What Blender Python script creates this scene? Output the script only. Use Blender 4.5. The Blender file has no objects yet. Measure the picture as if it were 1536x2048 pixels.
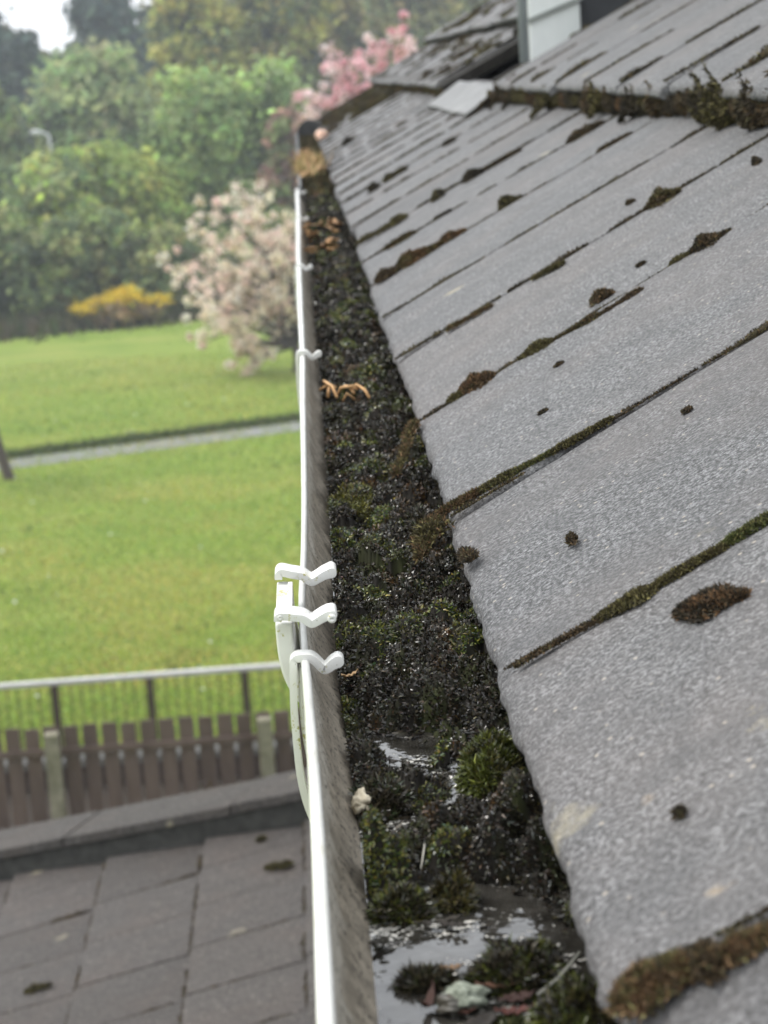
import bpy, bmesh, math, random
import numpy as np

random.seed(7)
rng = np.random.default_rng(11)
S = bpy.context.scene
COL = S.collection

# ------------------------------------------------------------------ camera
HAZE_D = 0.0015
F_PX = 4000.0                      # focal length in pixels of the 1536 x 2048 frame
VP = (590.0, 140.0)                # where the eaves line vanishes
RHO = math.radians(3.5)            # roll
CZ, H = 6.60, 0.26                 # camera height above ground / above the eaves
EZ = CZ - H

def nrm(v):
    v = np.array(v, float)
    return v / np.linalg.norm(v)
_d = nrm([(VP[0] - 768) / F_PX, -(VP[1] - 1024) / F_PX, -1])
_u = nrm(np.cross([math.cos(RHO), math.sin(RHO), 0], _d))
_u = _u if _u[1] > 0 else -_u
RW = np.array([np.cross(_d, _u), _d, _u])
CP = np.array([0, 0, CZ])

def ray(x, y):
    return RW @ np.array([(x - 768) / F_PX, -(y - 1024) / F_PX, -1.0])
def pl(x, y, n, p):
    r = ray(x, y)
    return CP + r * (np.dot(np.array(p) - CP, n) / np.dot(r, n))
def onz(x, y, z):
    return pl(x, y, [0, 0, 1], [0, 0, z])
def ony(x, y, d):
    return pl(x, y, [0, 1, 0], [0, d, 0])

from mathutils import Matrix, Vector
cam = bpy.data.cameras.new("camera")
cam_o = bpy.data.objects.new("camera", cam)
COL.objects.link(cam_o)
M = Matrix([list(RW[0]) + [0], list(RW[1]) + [0], list(RW[2]) + [CZ], [0, 0, 0, 1]])
cam_o.matrix_world = M
cam.sensor_fit = 'VERTICAL'
cam.sensor_height = 36.0
cam.lens = 36.0 * F_PX / 2048.0
cam.clip_start, cam.clip_end = 0.02, 3000
cam.dof.use_dof = True
cam.dof.focus_distance = 1.06
cam.dof.aperture_fstop = 18.5
cam.dof.aperture_blades = 0
S.camera = cam_o

# ------------------------------------------------------------------ world, sun, exposure
W = bpy.data.worlds.new("World")
S.world = W
W.use_nodes = True
wn, wl = W.node_tree.nodes, W.node_tree.links
bg = wn["Background"]
sky = wn.new("ShaderNodeTexSky")
sky.sky_type = 'NISHITA'
sky.sun_disc = False
SUN_DIR = nrm([-0.55, 0.22, 0.80])
sky.sun_elevation = math.asin(SUN_DIR[2])
sky.sun_rotation = math.atan2(SUN_DIR[0], SUN_DIR[1])
sky.dust_density = 4.0
sky.air_density = 1.4
hs = wn.new("ShaderNodeHueSaturation")
hs.inputs["Saturation"].default_value = 0.22
wl.new(sky.outputs[0], hs.inputs["Color"])
cloud = wn.new("ShaderNodeMix"); cloud.data_type = 'RGBA'      # bright even overcast veiling the sky
cloud.inputs[0].default_value = 0.62
wl.new(hs.outputs[0], cloud.inputs[6]); cloud.inputs[7].default_value = (7.0, 7.25, 7.6, 1)
wl.new(cloud.outputs[2], bg.inputs["Color"])
bg.inputs["Strength"].default_value = 0.15
sun = bpy.data.lights.new("sun", 'SUN')
sun.energy = 0.9
sun.angle = math.radians(12)
sun.color = (1.0, 0.96, 0.9)
sun_o = bpy.data.objects.new("sun", sun)
COL.objects.link(sun_o)
sun_o.rotation_euler = Vector(SUN_DIR).to_track_quat('Z', 'Y').to_euler()
sun_o.location = (-6, -4, 14)
S.view_settings.view_transform = 'Standard'
S.view_settings.look = 'None'
S.view_settings.gamma = 1
S.view_settings.exposure = 0.95
S.cycles.use_adaptive_sampling = False
S.cycles.use_denoising = True
S.cycles.denoiser = 'OPENIMAGEDENOISE'
S.cycles.denoising_prefilter = 'ACCURATE'
S.cycles.max_bounces = 6
S.cycles.transparent_max_bounces = 6
S.cycles.caustics_reflective = False
S.cycles.caustics_refractive = False

# ------------------------------------------------------------------ helpers
def tag(o, label=None, cat=None, group=None, kind=None):
    if label: o["label"] = label
    if cat: o["category"] = cat
    if group: o["group"] = group
    if kind: o["kind"] = kind
    return o
def empty(name, loc, label=None, cat=None, group=None):
    o = bpy.data.objects.new(name, None)
    COL.objects.link(o)
    o.location = tuple(float(v) for v in loc)
    o.empty_display_size = 0.1
    return tag(o, label, cat, group)
def world_loc(o):
    l = np.zeros(3)
    while o is not None:
        l = l + np.array(o.location)
        o = o.parent
    return l
def add_obj(name, me, mat=None, parent=None, loc=None):
    o = bpy.data.objects.new(name, me)
    COL.objects.link(o)
    if mat is not None: me.materials.append(mat)
    if parent is not None: o.parent = parent
    if loc is not None: o.location = tuple(float(v) for v in loc)
    return o
def mesh_np(name, V, T, mat, parent=None, tint=None, smooth=False, origin=None, extra=None):
    """V in world metres, T (n,3) or (n,4) index array or list of polygons"""
    V = np.asarray(V, float)
    if parent is not None: base = world_loc(parent)
    else: base = np.zeros(3)
    if origin is None:
        og = np.zeros(3) if parent is not None else V.mean(0)
        if parent is None: og[2] = V[:, 2].min()
    else:
        og = np.array(origin, float) - base
    V = V - base - og
    me = bpy.data.meshes.new(name)
    if isinstance(T, np.ndarray):
        k = T.shape[1]
        me.vertices.add(len(V)); me.vertices.foreach_set("co", V.astype(np.float32).ravel())
        me.loops.add(T.size); me.loops.foreach_set("vertex_index", T.astype(np.int32).ravel())
        me.polygons.add(len(T))
        me.polygons.foreach_set("loop_start", np.arange(0, T.size, k, dtype=np.int32))
        me.polygons.foreach_set("loop_total", np.full(len(T), k, dtype=np.int32))
        me.update(calc_edges=True)
    else:
        me.from_pydata([tuple(v) for v in V], [], [tuple(int(i) for i in f) for f in T])
    if tint is not None:
        a = me.color_attributes.new("tint", 'FLOAT_COLOR', 'POINT')
        c = np.ones((len(V), 4), np.float32); c[:, :3] = tint
        a.data.foreach_set("color", c.ravel())
    if extra is not None:
        a = me.attributes.new("soil", 'FLOAT', 'POINT')
        a.data.foreach_set("value", np.asarray(extra, np.float32))
    me.validate()
    if smooth: me.polygons.foreach_set("use_smooth", np.ones(len(me.polygons), bool))
    return add_obj(name, me, mat, parent, og)

class MB:
    """collects boxes and tubes into one mesh"""
    def __init__(s): s.V = []; s.F = []; s.n = 0
    def add(s, V, Fs):
        V = np.asarray(V, float)
        s.V.append(V); s.F += [tuple(i + s.n for i in f) for f in Fs]; s.n += len(V)
    def frame(s, o, ax, ay, az):
        """box from corner o along three edge vectors"""
        o, ax, ay, az = (np.array(v, float) for v in (o, ax, ay, az))
        V = [o + i * ax + j * ay + k * az for k in (0, 1) for j in (0, 1) for i in (0, 1)]
        s.add(V, [(0, 2, 3, 1), (4, 5, 7, 6), (0, 1, 5, 4), (2, 6, 7, 3), (0, 4, 6, 2), (1, 3, 7, 5)])
    def box(s, x0, x1, y0, y1, z0, z1):
        s.frame((x0, y0, z0), (x1 - x0, 0, 0), (0, y1 - y0, 0), (0, 0, z1 - z0))
    def tube(s, P, R, n=8):
        P = np.asarray(P, float); R = np.broadcast_to(R, (len(P),))
        V = []
        for i in range(len(P)):
            d = nrm(P[min(i + 1, len(P) - 1)] - P[max(i - 1, 0)])
            a = nrm(np.cross(d, [0.3, 0.9, 0.21] if abs(d[1]) < .9 else [1, 0, 0])); b = np.cross(d, a)
            for k in range(n):
                t = 2 * math.pi * k / n
                V.append(P[i] + R[i] * (a * math.cos(t) + b * math.sin(t)))
        Fs = [(i * n + k, i * n + (k + 1) % n, (i + 1) * n + (k + 1) % n, (i + 1) * n + k) for i in range(len(P) - 1) for k in range(n)]
        Fs += [tuple(range(n))[::-1], tuple(range((len(P) - 1) * n, len(P) * n))]
        s.add(V, Fs)
    def build(s, name, mat, parent=None, smooth=False, origin=None, bevel=0):
        o = mesh_np(name, np.concatenate(s.V), s.F, mat, parent, smooth=smooth, origin=origin)
        if bevel:
            m = o.modifiers.new("bevel", 'BEVEL'); m.width = bevel; m.segments = 2; m.limit_method = 'ANGLE'
        return o

def _hash(ix, iy, seed):
    h = (ix.astype(np.int64) * 374761393 + iy.astype(np.int64) * 668265263 + seed * 974634763) & 0xFFFFFFFF
    h = ((h ^ (h >> 13)) * 1274126177) & 0xFFFFFFFF
    return ((h ^ (h >> 16)) & 0xFFFF) / 65535.0
def vnoise(x, y, seed=0):
    x = np.asarray(x, float); y = np.asarray(y, float)
    ix, iy = np.floor(x), np.floor(y); fx, fy = x - ix, y - iy
    fx = fx * fx * (3 - 2 * fx); fy = fy * fy * (3 - 2 * fy)
    a, b = _hash(ix, iy, seed), _hash(ix + 1, iy, seed)
    c, d = _hash(ix, iy + 1, seed), _hash(ix + 1, iy + 1, seed)
    return (a * (1 - fx) + b * fx) * (1 - fy) + (c * (1 - fx) + d * fx) * fy - 0.5
def fbm(x, y, seed=0, o=4):
    r = 0; a = 1.0
    for i in range(o):
        r = r + a * vnoise(np.asarray(x) * 2 ** i, np.asarray(y) * 2 ** i, seed + i * 17); a *= .55
    return r

def worley(x, y, seed=0):
    x = np.asarray(x, float); y = np.asarray(y, float)
    ix, iy = np.floor(x), np.floor(y)
    best = np.full(x.shape, 9.0); rnd = np.zeros(x.shape)
    for dx in (-1, 0, 1):
        for dy in (-1, 0, 1):
            cx, cy = ix + dx, iy + dy
            d = (cx + _hash(cx, cy, seed) - x) ** 2 + (cy + _hash(cx, cy, seed + 7) - y) ** 2
            k = d < best
            best = np.where(k, d, best); rnd = np.where(k, _hash(cx, cy, seed + 13), rnd)
    return best, rnd

def leaves(P, N, L, Wd, bend=.5):
    """narrow bent leaflets: 5 verts, 3 tris each"""
    n = len(P); L = np.broadcast_to(L, (n,))[:, None]; Wd = np.broadcast_to(Wd, (n,))[:, None]
    N = N / (np.linalg.norm(N, axis=1, keepdims=True) + 1e-9)
    r = rng.normal(size=(n, 3))
    sd = np.cross(N, r); sd /= np.linalg.norm(sd, axis=1, keepdims=True) + 1e-9
    bd = np.cross(N, sd) * (rng.uniform(-1, 1, (n, 1)) * bend)
    a, b = P - sd * Wd * .5, P + sd * Wd * .5
    m = P + N * L * .5 + bd * L * .25
    c, d = m - sd * Wd * .42, m + sd * Wd * .42
    t = P + N * L * .9 + bd * L * .9
    V = np.stack([a, b, c, d, t], 1).reshape(-1, 3)
    k = (np.arange(n) * 5)[:, None, None]
    T = (np.array([[0, 1, 3], [0, 3, 2], [2, 3, 4]])[None] + k).reshape(-1, 3)
    return V, T
def cards(P, N, s, asp=.55):
    """leaf-shaped quads as two triangles"""
    n = len(P); s = np.broadcast_to(s, (n,))[:, None]
    N = N / (np.linalg.norm(N, axis=1, keepdims=True) + 1e-9)
    sd = np.cross(N, rng.normal(size=(n, 3))); sd /= np.linalg.norm(sd, axis=1, keepdims=True) + 1e-9
    up = np.cross(N, sd)
    V = np.stack([P - sd * s, P + up * s * asp + N * s * .12, P + sd * s, P - up * s * asp - N * s * .1], 1).reshape(-1, 3)
    k = (np.arange(n) * 4)[:, None, None]
    T = (np.array([[0, 1, 2], [0, 2, 3]])[None] + k).reshape(-1, 3)
    return V, T
def join(parts):
    V = []; T = []; C = []; n = 0
    for v, t, c in parts:
        V.append(v); T.append(t + n); C.append(np.broadcast_to(c, (len(v), 3))); n += len(v)
    return np.concatenate(V), np.concatenate(T), np.concatenate(C)
def pick(pal, n, jit=.25):
    pal = np.array(pal, float)
    c = pal[rng.integers(0, len(pal), n)]
    return c * np.exp(rng.normal(0, jit, (n, 1))) * np.exp(rng.normal(0, jit * .25, (n, 3)))

# ------------------------------------------------------------------ materials
def mat(name, rough=.8, spec=.4):
    m = bpy.data.materials.new(name); m.use_nodes = True
    b = m.node_tree.nodes["Principled BSDF"]
    b.inputs["Roughness"].default_value = rough
    b.inputs["Specular IOR Level"].default_value = spec
    return m, m.node_tree.nodes, m.node_tree.links, b
def N_(nodes, kind, **kw):
    n = nodes.new(kind)
    for k, v in kw.items():
        if hasattr(n, k): setattr(n, k, v)
        else: n.inputs[k.replace("_", " ")].default_value = v
    return n
def ramp(nodes, links, src, stops):
    r = nodes.new("ShaderNodeValToRGB")
    e = r.color_ramp.elements
    while len(e) < len(stops): e.new(.5)
    for i, (p, c) in enumerate(stops):
        e[i].position = p
        e[i].color = (c, c, c, 1) if isinstance(c, (int, float)) else tuple(c) + (1,)
    links.new(src, r.inputs[0])
    return r.outputs[0]
def mix(nodes, links, f, a, b, mode='MIX'):
    m = nodes.new("ShaderNodeMix"); m.data_type = 'RGBA'; m.blend_type = mode
    for sock, v in ((m.inputs[0], f), (m.inputs[6], a), (m.inputs[7], b)):
        if isinstance(v, (int, float)): sock.default_value = v
        elif isinstance(v, tuple): sock.default_value = v + (1,)
        else: links.new(v, sock)
    return m.outputs[2]
def coords(nodes, links, scale=(1, 1, 1), loc=(0, 0, 0)):
    tc = nodes.new("ShaderNodeNewGeometry")
    mp = nodes.new("ShaderNodeMapping")
    mp.inputs["Scale"].default_value = scale; mp.inputs["Location"].default_value = loc
    links.new(tc.outputs["Position"], mp.inputs[0])
    return mp.outputs[0]
def noise(nodes, links, vec, scale, detail=4, rough=.55, dist=0):
    n = N_(nodes, "ShaderNodeTexNoise", Scale=scale, Detail=detail, Roughness=rough, Distortion=dist)
    links.new(vec, n.inputs["Vector"])
    return n.outputs["Fac"]
def bump(nodes, links, h, b, strength, dist):
    n = N_(nodes, "ShaderNodeBump", Strength=strength, Distance=dist)
    links.new(h, n.inputs["Height"]); links.new(n.outputs[0], b.inputs["Normal"])

def tile_mat(name, base, spots, grain=1.0, rough=.7, blotches=()):
    m, n, l, b = mat(name, rough, .45)
    v = coords(n, l)
    g1 = noise(n, l, v, 430 * grain, 3, .72)
    g2 = noise(n, l, v, 1150 * grain, 2, .6)
    big = noise(n, l, v, 5, 5, .6)
    mid = noise(n, l, v, 38, 4, .6)
    dk = tuple(c * .22 for c in base); lt = tuple(min(1, c * 2.5) for c in base)
    c = ramp(n, l, g1, [(.37, dk), (.5, base), (.62, lt)])
    c = mix(n, l, ramp(n, l, g2, [(.35, .55), (.68, 0.0)]), c, tuple(x * .3 for x in base))
    stk = noise(n, l, coords(n, l, (2.2, 26, 2.2)), 1.0, 4, .6)
    c = mix(n, l, ramp(n, l, stk, [(.40, .32), (.56, 0.0)]), c, tuple(x * .62 for x in base))
    brown = tuple(np.array(base) * np.array([1.12, .98, .90]))
    c = mix(n, l, ramp(n, l, big, [(.45, 0.0), (.7, .5)]), c, brown)
    c = mix(n, l, ramp(n, l, mid, [(.35, .38), (.55, 0.0)]), c, tuple(x * .5 for x in base))
    # pale aggregate grains and lichen flecks
    vo = N_(n, "ShaderNodeTexVoronoi", Scale=150 * grain); l.new(v, vo.inputs["Vector"])
    gr = ramp(n, l, vo.outputs["Distance"], [(.10, 1.0), (.2, 0.0)])
    sel = N_(n, "ShaderNodeSeparateColor"); l.new(vo.outputs["Color"], sel.inputs[0])
    gs = ramp(n, l, sel.outputs[0], [(.80, 0.0), (.86, .85)])
    mm = N_(n, "ShaderNodeMath", operation='MULTIPLY'); l.new(gr, mm.inputs[0]); l.new(gs, mm.inputs[1])
    c = mix(n, l, mm.outputs[0], c, (.52, .47, .40))
    v2 = N_(n, "ShaderNodeTexVoronoi", Scale=spots); l.new(v, v2.inputs["Vector"])
    s2 = N_(n, "ShaderNodeSeparateColor"); l.new(v2.outputs["Color"], s2.inputs[0])
    wob = N_(n, "ShaderNodeMath", operation='MULTIPLY_ADD'); l.new(mid, wob.inputs[0]); wob.inputs[1].default_value = .5; l.new(v2.outputs["Distance"], wob.inputs[2])
    f1 = ramp(n, l, wob.outputs[0], [(.30, 1.0), (.38, 0.0)]); f2 = ramp(n, l, s2.outputs[1], [(.72, 0.0), (.8, .7)])
    m2 = N_(n, "ShaderNodeMath", operation='MULTIPLY'); l.new(f1, m2.inputs[0]); l.new(f2, m2.inputs[1])
    c = mix(n, l, m2.outputs[0], c, (.42, .38, .27))
    # individual stains and lichen blooms with a place of their own
    for (px, rx, col, amt) in blotches:
        sub = N_(n, "ShaderNodeVectorMath", operation='SUBTRACT'); l.new(v, sub.inputs[0]); sub.inputs[1].default_value = tuple(px)
        sc = N_(n, "ShaderNodeVectorMath", operation='DIVIDE'); l.new(sub.outputs[0], sc.inputs[0]); sc.inputs[1].default_value = rx
        ln = N_(n, "ShaderNodeVectorMath", operation='LENGTH'); l.new(sc.outputs[0], ln.inputs[0])
        w = N_(n, "ShaderNodeMath", operation='MULTIPLY_ADD'); l.new(noise(n, l, v, 60, 5, .7), w.inputs[0]); w.inputs[1].default_value = 1.6; l.new(ln.outputs["Value"], w.inputs[2])
        c = mix(n, l, ramp(n, l, w.outputs[0], [(.0, amt), (1.0, amt), (1.0, amt * .9), (1.0, 0.0)] if False else [(.7, amt * .75), (1.75, 0.0)]), c, col)
    ta = N_(n, "ShaderNodeAttribute", attribute_name="soil")
    c = mix(n, l, 1.0, c, ramp(n, l, ta.outputs["Fac"], [(0, (.80, .79, .78)), (.5, (.97, .97, .97)), (1, (1.0, .985, .97))]), 'MULTIPLY')
    l.new(c, b.inputs["Base Color"])
    ad = N_(n, "ShaderNodeMath", operation='MULTIPLY_ADD'); l.new(g2, ad.inputs[0]); ad.inputs[1].default_value = .5; l.new(g1, ad.inputs[2])
    bump(n, l, ad.outputs[0], b, 1.0, .0034 / grain)
    return m
def tint_mat(name, rough, spec, trans=0.0, nz=None):
    m, n, l, b = mat(name, rough, spec)
    a = N_(n, "ShaderNodeAttribute", attribute_name="tint")
    l.new(a.outputs["Color"], b.inputs["Base Color"])
    if trans:
        t = n.new("ShaderNodeBsdfTranslucent"); l.new(a.outputs["Color"], t.inputs[0])
        mx = n.new("ShaderNodeMixShader"); mx.inputs[0].default_value = trans
        l.new(b.outputs[0], mx.inputs[1]); l.new(t.outputs[0], mx.inputs[2])
        l.new(mx.outputs[0], n["Material Output"].inputs[0])
    return m
def simple(name, col, rough=.7, spec=.4, var=.25, scale=8, bmp=0, bd=.003, col2=None, stretch=(1, 1, 1)):
    m, n, l, b = mat(name, rough, spec)
    v = coords(n, l, stretch)
    f = noise(n, l, v, scale, 5, .62)
    c = ramp(n, l, f, [(.28, tuple(x * (1 - var) for x in col)), (.72, col2 if col2 else tuple(min(1, x * (1 + var)) for x in col))])
    l.new(c, b.inputs["Base Color"])
    if bmp: bump(n, l, f, b, bmp, bd)
    return m

MOSS = tint_mat("moss_dry", .85, .25)
MOSS_WET = tint_mat("moss_wet", .27, .55)
FOL = tint_mat("foliage", .6, .3, .5)
BLO = tint_mat("blossom", .7, .2, .5)

def pvc_mat():
    m, n, l, b = mat("white_pvc", .38, .5)
    v = coords(n, l)
    f = noise(n, l, v, 14, 4, .6)
    c = ramp(n, l, f, [(.3, (.58, .57, .52)), (.65, (.72, .72, .69))])
    p = noise(n, l, v, 420, 3, .7); q = noise(n, l, v, 34, 3, .6)
    mu = N_(n, "ShaderNodeMath", operation='MULTIPLY'); l.new(p, mu.inputs[0]); l.new(q, mu.inputs[1])
    c = mix(n, l, ramp(n, l, mu.outputs[0], [(.325, 0.0), (.37, .85)]), c, (.36, .33, .05))
    k = noise(n, l, v, 420, 2, .5)
    c = mix(n, l, ramp(n, l, k, [(.71, 0.0), (.75, .8)]), c, (.05, .05, .035))
    l.new(c, b.inputs["Base Color"])
    bump(n, l, noise(n, l, v, 60, 4), b, .12, .002)
    return m
PVC = pvc_mat()

def trough_mat():
    m, n, l, b = mat("gutter_plastic", .45, .45)
    at = N_(n, "ShaderNodeAttribute", attribute_name="soil"); soil = at.outputs["Fac"]
    v = coords(n, l)
    vs = coords(n, l, (1, 1.6, 1.2))
    f = noise(n, l, v, 14, 4, .6)
    white = ramp(n, l, f, [(.3, (.52, .52, .48)), (.65, (.66, .66, .63))])
    gm_ = noise(n, l, coords(n, l, (1, .25, 1)), 120, 4, .7)
    white = mix(n, l, ramp(n, l, gm_, [(.52, 0.0), (.72, .55)]), white, (.36, .34, .24))
    st = noise(n, l, vs, 26, 5, .7, .6)
    ns = N_(n, "ShaderNodeMath", operation='MULTIPLY_ADD'); l.new(st, ns.inputs[0]); ns.inputs[1].default_value = .75; l.new(soil, ns.inputs[2])
    gray = ramp(n, l, noise(n, l, vs, 45, 4, .7), [(.3, (.33, .305, .255)), (.7, (.60, .565, .49))])
    brown = ramp(n, l, noise(n, l, vs, 70, 4, .7), [(.3, (.095, .08, .058)), (.7, (.30, .26, .20))])
    c = mix(n, l, ramp(n, l, ns.outputs[0], [(.78, 0.0), (1.55, .95)]), gray, brown)
    sp = noise(n, l, coords(n, l, (1.2, .6, 1.1)), 430, 3, .6)
    c = mix(n, l, ramp(n, l, sp, [(.585, 0.0), (.625, .9)]), c, (.025, .022, .016))
    c = mix(n, l, ramp(n, l, soil, [(.12, 0.0), (.2, 1.0)]), white, c)
    l.new(c, b.inputs["Base Color"])
    rr = ramp(n, l, soil, [(.12, .3), (.25, .6)]); l.new(rr, b.inputs["Roughness"])
    bump(n, l, sp, b, .25, .001)
    return m

# ------------------------------------------------------------------ roof geometry constants
AL = math.radians(26.2); XE = .069
UP = np.array([math.cos(AL), 0, math.sin(AL)]); RN = np.array([-math.sin(AL), 0, math.cos(AL)])
EP = np.array([XE, 0, EZ]); YV = np.array([0, 1.0, 0])
def roof_pt(a, y, t=0): return EP + UP * a + YV * y + RN * t
def roof_px(x, y, t=0): return pl(x, y, RN, EP + RN * t)
def a1(y): return float(np.interp(y, [1.5, 2.5, 4.5, 9.5], [.418, .405, .378, .345]))
STEP = .042
JY0, JW = .521, .3035               # first joint and tile width along the eaves
Y_GAP0, Y_GAP1, Y_END = 4.28, 5.55, 10.42

TILE = tile_mat("concrete_tile", (.178, .180, .183), 9, 1.0, .68, [
    (roof_px(1545, 1440), (.035, .05, .035), (.50, .45, .30), .85),
    (roof_px(1425, 1775), (.018, .02, .018), (.45, .36, .25), .8),
    (roof_px(1285, 1590), (.012, .016, .012), (.46, .36, .25), .7),
    (roof_px(1113, 633), (.008, .016, .008), (.75, .74, .55), .9),
    (roof_px(800, 245), (.16, .5, .16), (.20, .14, .105), .8),
    (roof_px(1215, 880), (.03, .03, .03), (.30, .28, .26), .5),
])
LOWTILE = tile_mat("brown_grey_tile", (.108, .096, .090), 5, .45, .7)
LICHEN_STONE = tile_mat("lichen_stone", (.125, .115, .110), 7, .35, .85)

_jm = {0: (.521, -.05), 1: (.829, .01), 2: (1.133, .115), 3: (1.452, .20), 4: (1.782, .15), 5: (2.087, .09), 6: (2.40, .02)}
def joint(k):
    if k in _jm: return _jm[k]
    if k < 0: return (.521 + k * JW, -.05)
    return (2.40 + (k - 6) * .3045, .02 + .03 * math.sin(k * 1.7))
def tiles(cells, along, upd, nor, thick, dens):
    """cells: list of (origin at eaves corner, width, length, lift_head, skew); worn nose and joint edges"""
    Vs = []; Fs = []; Ts = []; n0 = 0
    for cell in cells:
        (o, w, L, head, seed), lean = cell[:5], (cell[5] if len(cell) > 5 else (0, 0))
        nv = dens
        vv = np.concatenate([[0.0, 0.0, .0015, .005], np.linspace(.015, w - .015, nv), [w - .005, w - .0015, w, w]])
        vt = np.concatenate([[-thick, -.004, -.0008, 0], np.zeros(nv), [0, -.0008, -.004, -thick]])
        uu = np.concatenate([[.004, 0.0, 0.0005, .003, .008], np.linspace(.02, L, max(4, int(dens * .7)))])
        ut = np.concatenate([[-thick, -thick * .6, -.006, -.0022, -.0004], np.zeros(max(4, int(dens * .7)))])
        U, Vv = np.meshgrid(uu, vv, indexing='ij'); A, B = np.meshgrid(ut, vt, indexing='ij')
        Tt = np.minimum(A, B)
        wob = fbm(Vv * 40 + seed * 3.1, U * 6 + seed, 3) * .0035 * np.exp(-U / .01) + fbm(Vv * 160 + seed, U * 40, 9, 3) * .0022 * np.exp(-U / .006)
        U2 = U + wob
        V2 = Vv + fbm(U * 50 + seed * 1.7, Vv * 3, 5) * .0016 * np.where((Vv < .01) | (Vv > w - .01), 1, 0)
        V2 = V2 + U * (lean[0] * (1 - Vv / w) + lean[1] * Vv / w)
        Tt = Tt + head * U / L + fbm(U * 7 + seed, Vv * 7 + seed * 2.3, 21, 3) * .0010
        # gentle camber towards the nose
        Tt = Tt - .0035 * np.exp(-U / .05)
        P = o + U2[..., None] * upd + V2[..., None] * along + Tt[..., None] * nor
        nu, nv2 = U.shape
        Vs.append(P.reshape(-1, 3)); Ts.append(np.full(nu * nv2, np.random.default_rng(int(abs(seed) * 100) + 5).random()))
        i = np.arange(nu - 1)[:, None] * nv2 + np.arange(nv2 - 1)[None]
        Fs.append(np.stack([i, i + 1, i + nv2 + 1, i + nv2], -1).reshape(-1, 4)[:, ::-1] + n0)
        n0 += nu * nv2
    return np.concatenate(Vs), np.concatenate(Fs), np.concatenate(Ts)

# ------------------------------------------------------------------ setting: ground, path, distant air
def ground_mat():
    m, n, l, b = mat("lawn", .9, .15)
    v = coords(n, l, (1, 1, 1)); vs = coords(n, l, (.6, 1.1, 1))
    big = noise(n, l, vs, .13, 4, .6); mid = noise(n, l, vs, .9, 5, .65); fine = noise(n, l, v, 14, 4, .7)
    c = ramp(n, l, big, [(.34, (.165, .26, .042)), (.50, (.24, .31, .055)), (.64, (.31, .32, .09))])
    c2 = ramp(n, l, mid, [(.28, (.080, .150, .022)), (.5, (.17, .24, .038)), (.72, (.27, .275, .08))])
    c = mix(n, l, .6, c, c2)
    c = mix(n, l, ramp(n, l, fine, [(.3, .55), (.6, 0.0)]), c, (.05, .095, .014))
    l.new(c, b.inputs["Base Color"])
    bump(n, l, fine, b, .6, .06)
    return m
g = np.linspace(-1, 1, 40)
gx = np.sign(g) * np.abs(g) ** 1.6 * 170; gy = np.linspace(0, 1, 60) ** 1.6 * 300 - 50
GX, GY = np.meshgrid(gx, gy)
GZ = np.clip((GY - 62) * .035, 0, 6) + np.clip(fbm(GX * .05, GY * .05, 5) * .25, -.2, .2) * np.clip((GY - 52) / 30, 0, 1)
i = np.arange(59)[:, None] * 40 + np.arange(39)[None]
gq = np.stack([i, i + 1, i + 41, i + 40], -1).reshape(-1, 4)
ground = mesh_np("ground", np.stack([GX, GY, GZ], -1).reshape(-1, 3), gq, ground_mat(), smooth=True, origin=(0, 0, 0))
tag(ground, "broad mown green field with yellowish patches below the house", "ground", kind="structure")

def gz(x, y):
    return float(np.clip((y - 62) * .035, 0, 6))
PATHM = simple("path_tarmac", (.19, .19, .20), .85, .3, .2, 3, .3, .01)
pa, pb = onz(20, 928, 0), onz(590, 853, 0)
pd = nrm(pb - pa); pn = np.array([-pd[1], pd[0], 0])
ss = np.linspace(-40, 60, 60)
pv = []
for s in ss:
    c = pa + pd * s
    wb = fbm(np.array([s * .6]), np.array([.5]), 4)[0] * .12
    pv += [c - pn * (.45 + wb) + [0, 0, .006], c + pn * (.45 - wb) + [0, 0, .006]]
path = mesh_np("path", pv, [(2 * k, 2 * k + 2, 2 * k + 3, 2 * k + 1) for k in range(59)], PATHM)
tag(path, "narrow grey tarmac path crossing the green field", "path", kind="structure")
# rough darker bank along the far edge of the path
n = 26000
s = rng.uniform(-14, 16, n); wd = rng.beta(1.2, 2.6, n) * .9
keep = fbm(s * .5, wd * 2, 8) + .75 * np.clip((s + 8) / 12, 0, 1) > -.12 + wd * .5
s, wd = s[keep], wd[keep]; n = len(s)
P = pa + pd * s[:, None] + pn * (.45 + wd[:, None]); P[:, 2] = 0
V, T = leaves(P, np.array([0, 0, 1.0]) + rng.normal(0, .45, (n, 3)), rng.uniform(.05, .15, n), .03)
bank = mesh_np("long_grass", V, T, FOL, tint=np.repeat(pick([(.075, .11, .03), (.09, .13, .035), (.12, .12, .05), (.05, .08, .025)], n), 5, 0))
tag(bank, "strip of long dark grass along the far edge of the path", "grass", kind="stuff")
# tufts and daisies-free short sward near the railings, and darker tussocks in the field
n = 14000
yy = 19 + 36 * rng.random(n) ** 1.5
px0 = rng.uniform(-60, 640, n)
X0 = np.array([onz(a, 700, 0)[0] for a in (0, 640)])
xx = -.32 * yy * .5 + rng.uniform(-.16, .20, n) * yy * .5 + .0
xx = rng.uniform(-.19, .02, n) * yy
k = fbm(xx * .55, yy * .8, 31) > .30
xx, yy = xx[k], yy[k]; n = len(xx)
V, T = leaves(np.stack([xx, yy, np.zeros(n)], 1), np.array([0, 0, 1.0]) + rng.normal(0, .6, (n, 3)), rng.uniform(.03, .07, n), .03)
tus = mesh_np("grass", V, T, FOL, tint=np.repeat(pick([(.05, .10, .018), (.07, .13, .02), (.10, .13, .03)], n), 5, 0))
tag(tus, "darker tussocks scattered over the mown field", "grass", kind="stuff")
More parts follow.
